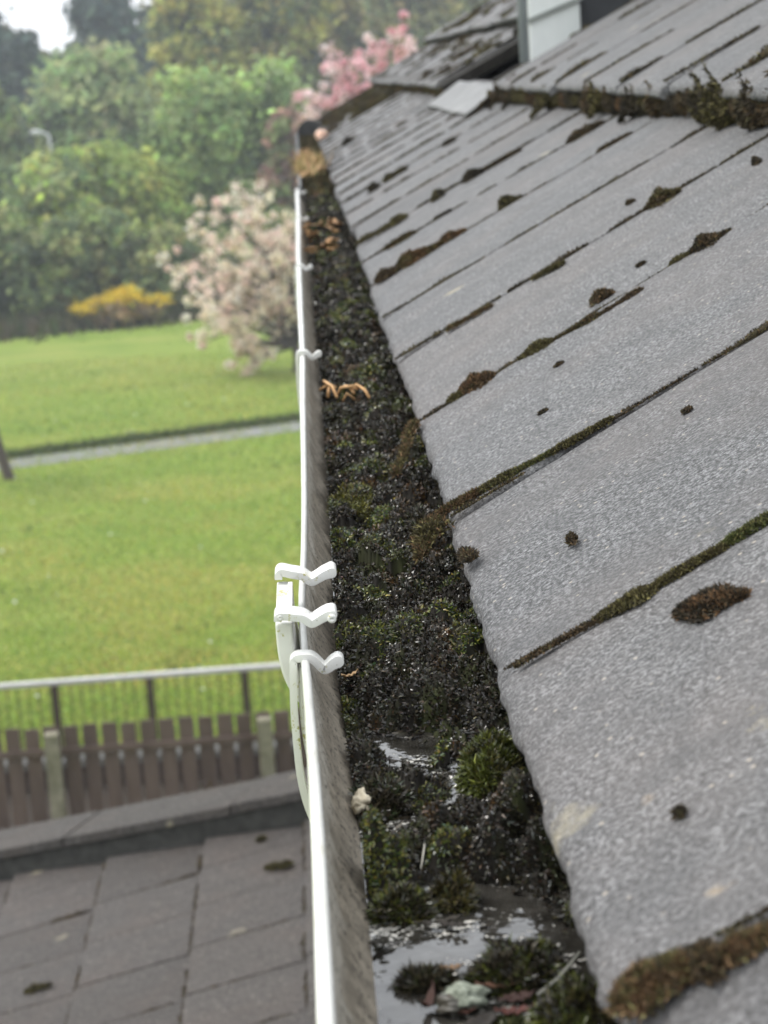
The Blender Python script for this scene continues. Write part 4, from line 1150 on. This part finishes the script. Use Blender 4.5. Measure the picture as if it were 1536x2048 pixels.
# moss on the low roof
LP = lambda x, y: pl(x, y, N2, P2 + N2 * .012)
for (p, q, rd, lb) in (((530, 1736), (585, 1728), .016, "long dark moss clump on the low roof near the coping"), ((50, 1985), (104, 1968), .017, "rounded dark moss clump on the low roof at lower left"), ((515, 1683), (530, 1676), .009, "small moss crumb on the low roof just below the coping")):
    clump("moss_clump", lb, [(LP(*p), LP(*q), N2, rd, 900, .012, .004, DARK + OLIVE, 90 + int(p[0]), 1.3)], "moss clumps on the low roof")
parts = []
for iy in range(8, 15):
    for ia in range(-4, 2):
        r = np.random.default_rng(5000 + iy * 20 + ia)
        if r.random() < .8:
            y0 = 5.70 - .283 * 12 + iy * CL - ia * .014; a = ia * CW + r.uniform(0, .1)
            parts.append((low_pt(a, y0, .004), low_pt(a + r.uniform(.1, .3), y0, .004), N2, r.uniform(.007, .012), 150, .008, .003, DARK + BROWN, 5100 + iy * 20 + ia, 1.0))
        y0 = 5.70 - .283 * 12 + iy * CL - ia * .014
        parts.append((low_pt(ia * CW - .004, y0, .008), low_pt(ia * CW - .004, y0 + CL * r.uniform(.4, 1), .008), N2, r.uniform(.007, .012), 150, .008, .003, DARK + BROWN, 5200 + iy * 20 + ia, 1.0))
V, T, C = join([strip_mesh(*p) for p in parts])
tag(mesh_np("joint_moss", V, T, MOSS, tint=C), "thin brown moss in the joints of the low roof", "moss", kind="stuff")

# ------------------------------------------------------------------ fence and railing
FY = 16.6
BOARD = simple("brown_stain", (.092, .062, .050), .75, .3, .3, 6, .3, .004, (.135, .096, .078), (1, 1, .2))
CONC = simple("mossy_concrete", (.16, .15, .095), .9, .2, .35, 9, .4, .005, (.26, .24, .18))
fence = empty("timber_fence", (-2, FY, 0), "brown vertical-board fence with mossy concrete posts behind the low roof", "fence")
fpx = [(92, 1469), (512, 1410)]
p1x, p2x = ony(110, 1540, FY - .10)[0], ony(532, 1480, FY - .10)[0]
bay = p2x - p1x
topz = float(ony(300, 1440, FY)[2])
mb = MB(); bw = bay / 11
r = np.random.default_rng(5)
for j in range(-44, 30):
    x0 = p1x + .085 + j * bw
    mb.box(x0, x0 + bw * .78, FY, FY + .018, .06, topz + r.normal(0, .006))
mb.build("board_panel", BOARD, fence)
for zr in (topz - .22, topz - .92):
    mb = MB(); mb.box(p1x - 4 * bay, p1x + 3 * bay, FY - .045, FY - .002, zr - .03, zr + .03); mb.build("rail", BOARD, fence, bevel=.004)
for j in range(-4, 4):
    x0 = p1x + j * bay
    mb = MB(); mb.box(x0 - .062, x0 + .062, FY - .17, FY - .048, 0, topz - .02); mb.build("post", CONC, fence, bevel=.012)
RY = 18.4
rt = [ony(0, 1372, RY), ony(550, 1331, RY)]
rail = empty("railing", (-2, RY, 0), "steel railing with pale top rail, brown posts and thin bars beyond the fence", "railing")
RT = simple("galvanised_rail", (.46, .46, .43), .5, .5, .15, 8)
RB = simple("brown_steel", (.05, .03, .026), .55, .4, .3, 12)
slope = (rt[1][2] - rt[0][2]) / (rt[1][0] - rt[0][0])
rz = lambda x: rt[0][2] + (x - rt[0][0]) * slope
xa, xb = -8.0, 2.5
mb = MB(); mb.frame((xa, RY - .035, rz(xa) - .03), (xb - xa, 0, rz(xb) - rz(xa)), (0, .07, 0), (0, 0, .05)); mb.build("top_rail", RT, rail, bevel=.012)
lw = float(ony(150, 1512, RY)[2])
lowall = empty("low_wall", (-2, RY + .1, 0), "low dark brick wall with grey coping behind the fence gaps", "wall")
mb = MB(); mb.box(xa, xb, RY - .11, RY + .11, 0, lw - .07); mb.build("wall", simple("dark_brick", (.060, .042, .036), .9, .2, .35, 20, .4, .004), lowall)
mb = MB(); mb.box(xa, xb, RY - .14, RY + .14, lw - .07, lw); mb.build("coping", simple("grey_coping", (.13, .13, .12), .85, .2, .2, 8), lowall, bevel=.006)
q1, q2 = ony(112, 1410, RY)[0], ony(302, 1395, RY)[0]
st = q2 - q1
for j in range(-6, 5):
    x = q1 + j * st
    mb = MB(); mb.box(x - .03, x + .03, RY - .028, RY + .028, lw + .001, rz(x) - .033); mb.build("post", RB, rail)
mb = MB()
for j in range(-60, 50):
    x = q1 + (j + .5) * st / 9
    if abs((x - q1) / st - round((x - q1) / st)) < .03: continue
    mb.tube([(x, RY, lw + .07), (x, RY, rz(x) - .034)], .006, 6)
mb.build("bar_panel", RB, rail)
mb = MB(); mb.frame((xa, RY - .012, lw + .06), (xb - xa, 0, 0), (0, .024, 0), (0, 0, .03)); mb.build("bottom_rail", RB, rail)
mb = MB(); mb.box(xa, xb, FY - 1.4, RY - .12, -.05, .008)
tag(mb.build("earth_path", simple("dark_earth", (.045, .036, .028), .95, .2, .4, 5, .5, .02)), "strip of dark bare earth under the timber fence", "ground", kind="structure")
# weeds between fence and low roof
n = 5000
x = rng.uniform(-4.2, .6, n); y = rng.uniform(15.6, 16.4, n); kx = fbm(x * 1.6, y, 66) > -.02
x, y = x[kx], y[kx]; n = len(x)
V, T = leaves(np.stack([x, y, np.zeros(n)], 1), np.array([0, 0, 1.]) + rng.normal(0, .35, (n, 3)), rng.uniform(.2, .75, n), .03)
tag(mesh_np("weeds", V, T, FOL, tint=np.repeat(pick([(.05, .08, .02), (.08, .10, .025), (.04, .06, .02)], n), 5, 0)), "weeds growing along the foot of the timber fence", "weeds", kind="stuff")

# ------------------------------------------------------------------ trees and bushes
BARK = simple("bark", (.075, .06, .048), .9, .2, .4, 14, .6, .02, None, (1, 1, .3))
def limb_tubes(base, tips, r0, r):
    mb = MB()
    top = np.array(base) + [0, 0, 0]
    for tp in tips:
        tp = np.array(tp); L = np.linalg.norm(tp - top)
        m1 = top + (tp - top) * .35 + r.normal(0, .06 * L, 3) + [0, 0, .08 * L]; m2 = top + (tp - top) * .7 + r.normal(0, .05 * L, 3) + [0, 0, .05 * L]
        mb.tube([top, m1, m2, tp], [r0 * .55, r0 * .38, r0 * .22, r0 * .08], 6)
    return mb
def tree(name, label, cat, D, rect, pal, n, size, seed, group, shape="round", clumps=60, spread=.16, trunk=True, gap=0.0, m=None, base=None):
    r = np.random.default_rng(seed)
    x0, x1, yt, yb = rect; ym = (yt + yb) / 2
    A, B = ony(x0, ym, D), ony(x1, ym, D)
    zt, zb = ony((x0 + x1) / 2, yt, D)[2], ony((x0 + x1) / 2, yb, D)[2]
    cx, hw, cz, hh = (A[0] + B[0]) / 2, (B[0] - A[0]) / 2, (zt + zb) / 2, (zt - zb) / 2
    gnd = gz(cx, D)
    root = empty(name, (cx, D, gnd), label, cat, group)
    dp = min(hw, 3.5) * .8
    # clump centres
    if shape == "conifer":
        f = r.random(clumps) ** .8; ang = r.uniform(0, 2 * math.pi, clumps)
        rad = (1 - f * .93) * (.55 + .45 * r.random(clumps))
        tiers = np.round(f * 9) / 9 + r.normal(0, .02, clumps)
        c = np.stack([cx + hw * rad * np.cos(ang), D + dp * rad * np.sin(ang), cz - hh + 2 * hh * tiers], 1)
        sg = np.stack([hw * spread * np.ones(clumps), dp * spread * np.ones(clumps), hh * .05 * np.ones(clumps)], 1)
    else:
        d = r.normal(size=(clumps, 3)); d /= np.linalg.norm(d, axis=1, keepdims=True)
        rr = r.uniform(.35, 1.0, clumps) ** .6
        c = np.stack([cx + hw * d[:, 0] * rr * .92, D + dp * d[:, 1] * rr, cz + hh * d[:, 2] * rr * .92], 1)
        if shape == "bush": c[:, 2] = cz - hh + (c[:, 2] - cz + hh) * .9
        s = min(hw, hh) * spread * r.uniform(.7, 1.5, clumps)
        sg = np.stack([s * 1.1, s, s * .85], 1)
    ci = r.integers(0, clumps, n)
    off = r.normal(size=(n, 3))
    P = c[ci] + off * sg[ci]
    Nn = off * .8 + np.array([0, -.2, .6]) + r.normal(0, .8, (n, 3))
    pal = np.array(pal) * 3.2 * np.array([1.06, 1.0, 1.0])
    cc = pal[r.integers(0, len(pal), clumps)] * np.exp(r.normal(0, .22, (clumps, 1)))
    col = cc[ci] * np.exp(r.normal(0, .25, (n, 1))) * np.exp(r.normal(0, .07, (n, 3)))
    V, T = cards(P, Nn, size * r.uniform(.6, 1.4, n), .5)
    mesh_np("crown", V, T, m or FOL, root, tint=np.repeat(col, 4, 0))
    tr_ = max(.05, hw * .07)
    mb = MB()
    if shape == "conifer":
        mb.tube([(cx, D, gnd - .1), (cx, D, cz), (cx, D, zt - hh * .1)], [tr_, tr_ * .7, tr_ * .15], 8)
        for q in c[:40]: mb.tube([(cx, D, q[2] - hh * .03), q], [tr_ * .25, tr_ * .08], 5)
    else:
        fork = np.array([cx + r.normal(0, hw * .06), D, gnd + max(.3, (zb - gnd) + hh * .25)])
        mb.tube([(cx, D, gnd - .1), fork * .5 + np.array([cx, D, gnd]) * .5 + r.normal(0, .05, 3) * [1, 1, 0], fork], [tr_ * 1.3, tr_, tr_ * .85], 8)
        tips = c[r.permutation(clumps)[:14]]
        lb = limb_tubes(fork, tips, tr_, r)
        mb.add(np.concatenate(lb.V), lb.F)
    mb.build("trunk", BARK, root, smooth=True)
    return root
for _p in (): pass
G1 = "trees in the wood beyond the field"; G2 = "bushes along the far edge of the field"
CONI = [(.022, .038, .030), (.028, .045, .034), (.018, .030, .026), (.035, .05, .034)]
GREY = [(.075, .105, .045), (.09, .12, .05), (.06, .085, .04), (.10, .115, .055), (.09, .11, .05)]
OLV = [(.085, .098, .026), (.11, .115, .03), (.06, .075, .024), (.045, .058, .024), (.125, .12, .032)]
OLVD = [(.055, .062, .024), (.07, .072, .028), (.04, .05, .022), (.085, .08, .03)]
BRT = [(.090, .128, .042), (.108, .150, .050), (.074, .108, .038), (.094, .132, .056), (.058, .082, .032)]
LIME = [(.12, .15, .035), (.15, .17, .045), (.085, .12, .03), (.06, .085, .025)]
HEDGE = [(.042, .060, .026), (.058, .080, .030), (.078, .10, .034), (.032, .046, .022), (.09, .10, .04)]
tree("conifer_tree", "tall dark bluish conifer beside the patch of open sky", "tree", 104, (105, 330, -90, 420), CONI, 9000, .34, 1, G1, "conifer", 150, .20)
tree("conifer_tree", "dark ragged conifer at the left edge of the sky", "tree", 98, (-120, 62, 20, 430), CONI, 6500, .32, 2, G1, "conifer", 110, .20)
tree("conifer_tree", "shorter dark conifer right below the patch of sky", "tree", 100, (-10, 120, 85, 420), CONI, 5500, .30, 22, G1, "conifer", 110, .22)
tree("broadleaf_tree", "grey-green round tree under the patch of open sky", "tree", 82, (75, 285, 82, 360), GREY, 10000, .20, 3, G1, clumps=90)
tree("broadleaf_tree", "pale green tree cut by the left edge behind the lamp", "tree", 80, (-90, 50, 165, 470), GREY + HEDGE, 6000, .20, 4, G1, clumps=60)
tree("broadleaf_tree", "tall golden-olive tree standing behind the bright willow", "tree", 88, (295, 480, -60, 240), OLV, 10000, .22, 5, G1, clumps=80, spread=.15)
tree("broadleaf_tree", "tall olive tree with dark gaps right of the golden one", "tree", 92, (420, 650, -110, 260), OLV + OLVD, 11000, .24, 6, G1, clumps=85, spread=.15)
tree("broadleaf_tree", "dull olive tree behind the pink cherry", "tree", 96, (590, 800, -60, 320), OLVD, 11000, .24, 7, G1, clumps=90)
tree("broadleaf_tree", "hazy grey-olive tree showing above the far roof", "tree", 104, (720, 960, -120, 300), OLVD + GREY, 11000, .26, 8, G1, clumps=90)
tree("broadleaf_tree", "hazy tree rising behind the white dormer", "tree", 108, (890, 1180, -160, 300), OLVD + GREY, 9000, .28, 9, G1, clumps=80)
tree("broadleaf_tree", "russet-leaved tree between the hedge and the far gutter", "tree", 64, (520, 640, 190, 420), [(.085, .055, .045), (.10, .07, .05), (.06, .075, .03)], 4500, .13, 10, G1, clumps=45)
tree("broadleaf_tree", "bright fresh green tree with two humps behind the cherry, left hump", "tree", 66, (300, 510, 112, 560), BRT, 12000, .15, 11, G1, clumps=95)
tree("broadleaf_tree", "bright fresh green tree next to the far gutter", "tree", 67, (450, 640, 105, 540), BRT, 12000, .15, 12, G1, clumps=95)
tree("bush", "lime green bush left of the bright willow", "bush", 63, (150, 345, 238, 560), LIME, 10000, .14, 13, G2, "bush", 80)
tree("bush", "yellowish bush left of the lime green one", "bush", 62, (30, 210, 272, 560), LIME + GREY, 9000, .14, 14, G2, "bush", 75)
for j, (a, b_, t, bt, D, lb) in enumerate(((-110, 60, 400, 640, 57.5, "dark hedge bush at the left edge of the picture"), (10, 170, 400, 660, 57, "dark green hedge bush with grey twigs, second from the left"), (120, 290, 390, 650, 58.5, "deep green hedge bush standing behind the gorse"),
                                     (230, 400, 420, 640, 58, "deep green hedge bush between gorse and cherry"), (350, 520, 430, 650, 59, "mid green hedge bush directly behind the cherry"), (470, 660, 400, 650, 60, "mid green hedge bush next to the far gutter"))):
    tree("hedge_bush", lb, "bush", D, (a, b_, t, bt), HEDGE + (BRT[:1] if j > 3 else []), 8500, .12, 30 + j, G2, "bush", 70)
# gorse
tree("gorse_bush", "low gorse bush with yellow flowers at the edge of the field", "gorse", 55.5, (160, 345, 590, 645), [(.05, .055, .02), (.07, .06, .03), (.09, .07, .04)], 5000, .08, 41, None, "bush", 45, .25)
gp = bpy.data.objects["gorse_bush"]
r = np.random.default_rng(8); n = 1700
gc = np.array([ony(x, y, 55.1) for x, y in ((165, 615), (190, 603), (215, 600), (235, 588), (258, 580), (262, 590), (240, 596), (280, 600), (300, 602), (225, 625), (265, 628), (180, 620), (322, 596), (250, 605))])
P = gc[r.integers(0, len(gc), n)] + r.normal(0, 1, (n, 3)) * [.16, .25, .07]
V, T = cards(P, r.normal(0, 1, (n, 3)) + [0, -.5, .5], .05 * r.uniform(.6, 1.3, n), .6)
mesh_np("flowers", V, T, BLO, gp, tint=np.repeat(pick([(.68, .50, .03), (.74, .58, .05), (.55, .40, .03)], n, .2), 4, 0))
# scrubby margin between field and hedge
n = 16000
px_ = rng.uniform(-60, 640, n); py_ = 668 - .115 * px_ + rng.normal(0, 9, n) - 6
P = np.array([onz(a, b_, 0) for a, b_ in zip(px_, np.clip(py_, 560, 720))])
V, T = leaves(P, np.array([0, 0, 1.]) + rng.normal(0, .5, (n, 3)), rng.uniform(.2, .7, n), .07)
tag(mesh_np("undergrowth", V, T, FOL, tint=np.repeat(pick([(.06, .08, .025), (.09, .08, .045), (.11, .09, .06), (.05, .075, .02)], n), 5, 0)), "brownish scrub and rough grass along the foot of the hedge", "undergrowth", kind="stuff")
# distant wood closing the view
n = 60000
x = rng.uniform(-60, 60, n); y = rng.uniform(112, 135, n)
top = 9.0 + 3.5 * fbm(x * .16, y * .05, 71) + 1.5 * fbm(x * .7, y * .2, 72) - 4.0 * np.exp(-((x + 12.6) / 3.0) ** 2)
z = gz(0, 120) + rng.random(n) ** .7 * np.clip(top, 3, 30)
V, T = cards(np.stack([x, y, z], 1), rng.normal(0, 1, (n, 3)) + [0, -.6, .6], .5 * rng.uniform(.6, 1.4, n), .6)
pt = np.where(fbm(x * .2, z * .3, 88)[:, None] > 0, pick(CONI + OLVD, n), pick(CONI, n))
tag(mesh_np("forest", V, T, FOL, tint=np.repeat(pt, 4, 0)), "hazy bluish wood closing the view behind the nearer trees", "wood", kind="stuff")

# cherries: limbs traced to their tips, blossom in clusters along the outer limbs
def cherry(name, label, D, base, fork, tips, pal, n, seed, csize, bsz, r0):
    r = np.random.default_rng(seed)
    b0 = ony(*base, D); b0[2] = 0; fk = ony(*fork, D)
    root = empty(name, b0, label, "tree", None)
    mb = MB(); mid = (b0 + fk) / 2 + [.04, .02, 0]
    mb.tube([b0 - [0, 0, .1], b0 + [0, 0, .05], mid, fk], [r0 * 1.4, r0 * 1.1, r0, r0 * .85], 10)
    cl = []
    for (x, y) in tips:
        tp = ony(x, y, D + r.normal(0, .7)); L = np.linalg.norm(tp - fk)
        m1 = fk + (tp - fk) * .4 + r.normal(0, .05 * L, 3) + [0, 0, .10 * L]; m2 = fk + (tp - fk) * .72 + r.normal(0, .04 * L, 3) + [0, 0, .09 * L]
        pts = smooth_path(np.array([fk, m1, m2, tp]), 6) if False else np.array([fk, m1, m2, tp])
        mb.tube(pts, [r0 * .5, r0 * .32, r0 * .2, r0 * .07], 6)
        for t in np.concatenate([r.uniform(.42, 1, 5), [1.0]]):
            i0 = min(2, int(t * 3)); p = pts[i0] + (pts[i0 + 1] - pts[i0]) * (t * 3 - i0)
            cl.append(p + r.normal(0, .14, 3) * (1 if t < 1 else .2))
        # side twigs
        for q in range(3):
            t = r.uniform(.45, .95); i0 = min(2, int(t * 3)); p = pts[i0] + (pts[i0 + 1] - pts[i0]) * (t * 3 - i0)
            e = p + r.normal(0, .30, 3) + [0, 0, .10]
            mb.tube([p, e], [r0 * .12, r0 * .05], 5)
            cl += [e, (p + e) / 2]
    mb.build("trunk", BARK, root, smooth=True)
    cl = np.array(cl); ci = r.integers(0, len(cl), n)
    off = r.normal(0, 1, (n, 3)); off /= np.linalg.norm(off, axis=1, keepdims=True); rad = csize * r.random((n, 1)) ** .5
    cs = r.uniform(.55, 1.35, len(cl))[ci][:, None]
    P = cl[ci] + off * rad * cs
    V, T = cards(P, off + r.normal(0, .6, (n, 3)), bsz * r.uniform(.6, 1.3, n), .7)
    cc = np.array(pal)[r.integers(0, len(pal), len(cl))]
    col = cc[ci] * np.exp(r.normal(0, .12, (n, 1)))
    br = r.random(n) < .13
    col[br] = np.array([.22, .17, .05]) * np.exp(r.normal(0, .3, (br.sum(), 1)))
    mesh_np("crown", V, T, BLO, root, tint=np.repeat(np.clip(col, 0, .9), 4, 0))
    return root
CW_ = [(.92, .75, .66), (.93, .80, .69), (.90, .67, .61), (.92, .79, .62)]
cherry("cherry_tree", "pale pink blossoming cherry tree in the field beside the gutter", 44.6, (596, 745), (590, 690),
       [(328, 522), (360, 500), (382, 442), (432, 402), (474, 376), (490, 405), (505, 432), (545, 432), (575, 446), (352, 572), (380, 600), (372, 640), (420, 560), (440, 500), (470, 470), (410, 660), (398, 690), (450, 640), (455, 730), (492, 745), (480, 690), (520, 700), (540, 640), (520, 560), (560, 520), (590, 480), (600, 560), (640, 440), (680, 470), (700, 520), (660, 600), (720, 580), (640, 520), (470, 600), (500, 620), (550, 600), (420, 620), (540, 470)], CW_, 14500, 3, .165, .046, .11)
CP_ = [(.86, .56, .60), (.88, .66, .67), (.82, .48, .53), (.88, .74, .73)]
cherry("cherry_tree", "deep pink blossoming cherry tree behind the far end of the roof", 40.0, (730, 800), (735, 420),
       [(808, 55), (790, 75), (770, 90), (825, 92), (740, 100), (715, 110), (690, 130), (672, 140), (700, 160), (735, 140), (770, 130), (620, 188), (640, 210), (660, 205), (690, 215), (625, 235), (650, 245), (720, 190), (760, 180), (800, 140), (840, 130), (870, 160), (700, 260), (740, 240)], CP_, 14000, 5, .14, .042, .10)
# young leaning tree whose foot shows at the left edge
def young_tree():
    D = 34.2
    b0 = onz(18, 958, 0)
    root = empty("young_tree", b0, "foot of a young leaning tree by the path at the left edge", "tree")
    tp = ony(-40, 760, D); t2 = ony(-90, 620, D)
    mb = MB(); mb.tube([b0 - [0, 0, .1], b0 + [0, 0, .04], ony(4, 915, D), tp, t2], [.13, .10, .085, .06, .03], 10)
    mb.build("trunk", BARK, root, smooth=True)
    r = np.random.default_rng(3); n = 3000
    P = t2 + r.normal(0, 1, (n, 3)) * [.30, .5, .5] + [-.5, 0, .2]
    V, T = cards(P, r.normal(0, 1, (n, 3)) + [0, 0, .5], .05, .5)
    mesh_np("crown", V, T, FOL, root, tint=np.repeat(pick(BRT + LIME, n), 4, 0))
young_tree()
# street lamp in front of the wood
def lamp():
    D = 76.0
    p = ony(101, 300, D); tz = float(ony(99, 264, D)[2])
    root = empty("street_lamp", (p[0], D, gz(p[0], D)), "slim grey street lamp among the far trees at upper left", "street lamp")
    GAL = simple("galvanised_steel", (.42, .43, .43), .5, .5, .1)
    mb = MB(); mb.tube([(p[0], D, gz(p[0], D)), (p[0], D, tz - .4), (p[0] - .03, D, tz - .1), (p[0] - .28, D, tz)], [.09, .07, .06, .045], 10); mb.build("pole", GAL, root, smooth=True)
    mb = MB(); mb.tube([(p[0] - .22, D, tz - .02), (p[0] - .35, D, tz), (p[0] - .6, D, tz + .02), (p[0] - .7, D, tz + .01)], [.06, .11, .10, .03], 12); mb.build("lamp_head", simple("lamp_grey", (.40, .41, .41), .4), root, smooth=True)
lamp()
# ------------------------------------------------------------------ damp air
hm = bpy.data.materials.new("haze"); hm.use_nodes = True
hn, hl = hm.node_tree.nodes, hm.node_tree.links
hn.remove(hn["Principled BSDF"])
pv_ = hn.new("ShaderNodeVolumePrincipled")
pv_.inputs["Color"].default_value = (.86, .92, .98, 1)
pv_.inputs["Density"].default_value = HAZE_D
hl.new(pv_.outputs[0], hn["Material Output"].inputs["Volume"])
mb = MB(); mb.box(-185, 185, -62, 268, -1.0, 24.0)
tag(mb.build("haze", hm), "thin damp haze over the whole scene", "haze", kind="stuff")
#@@END
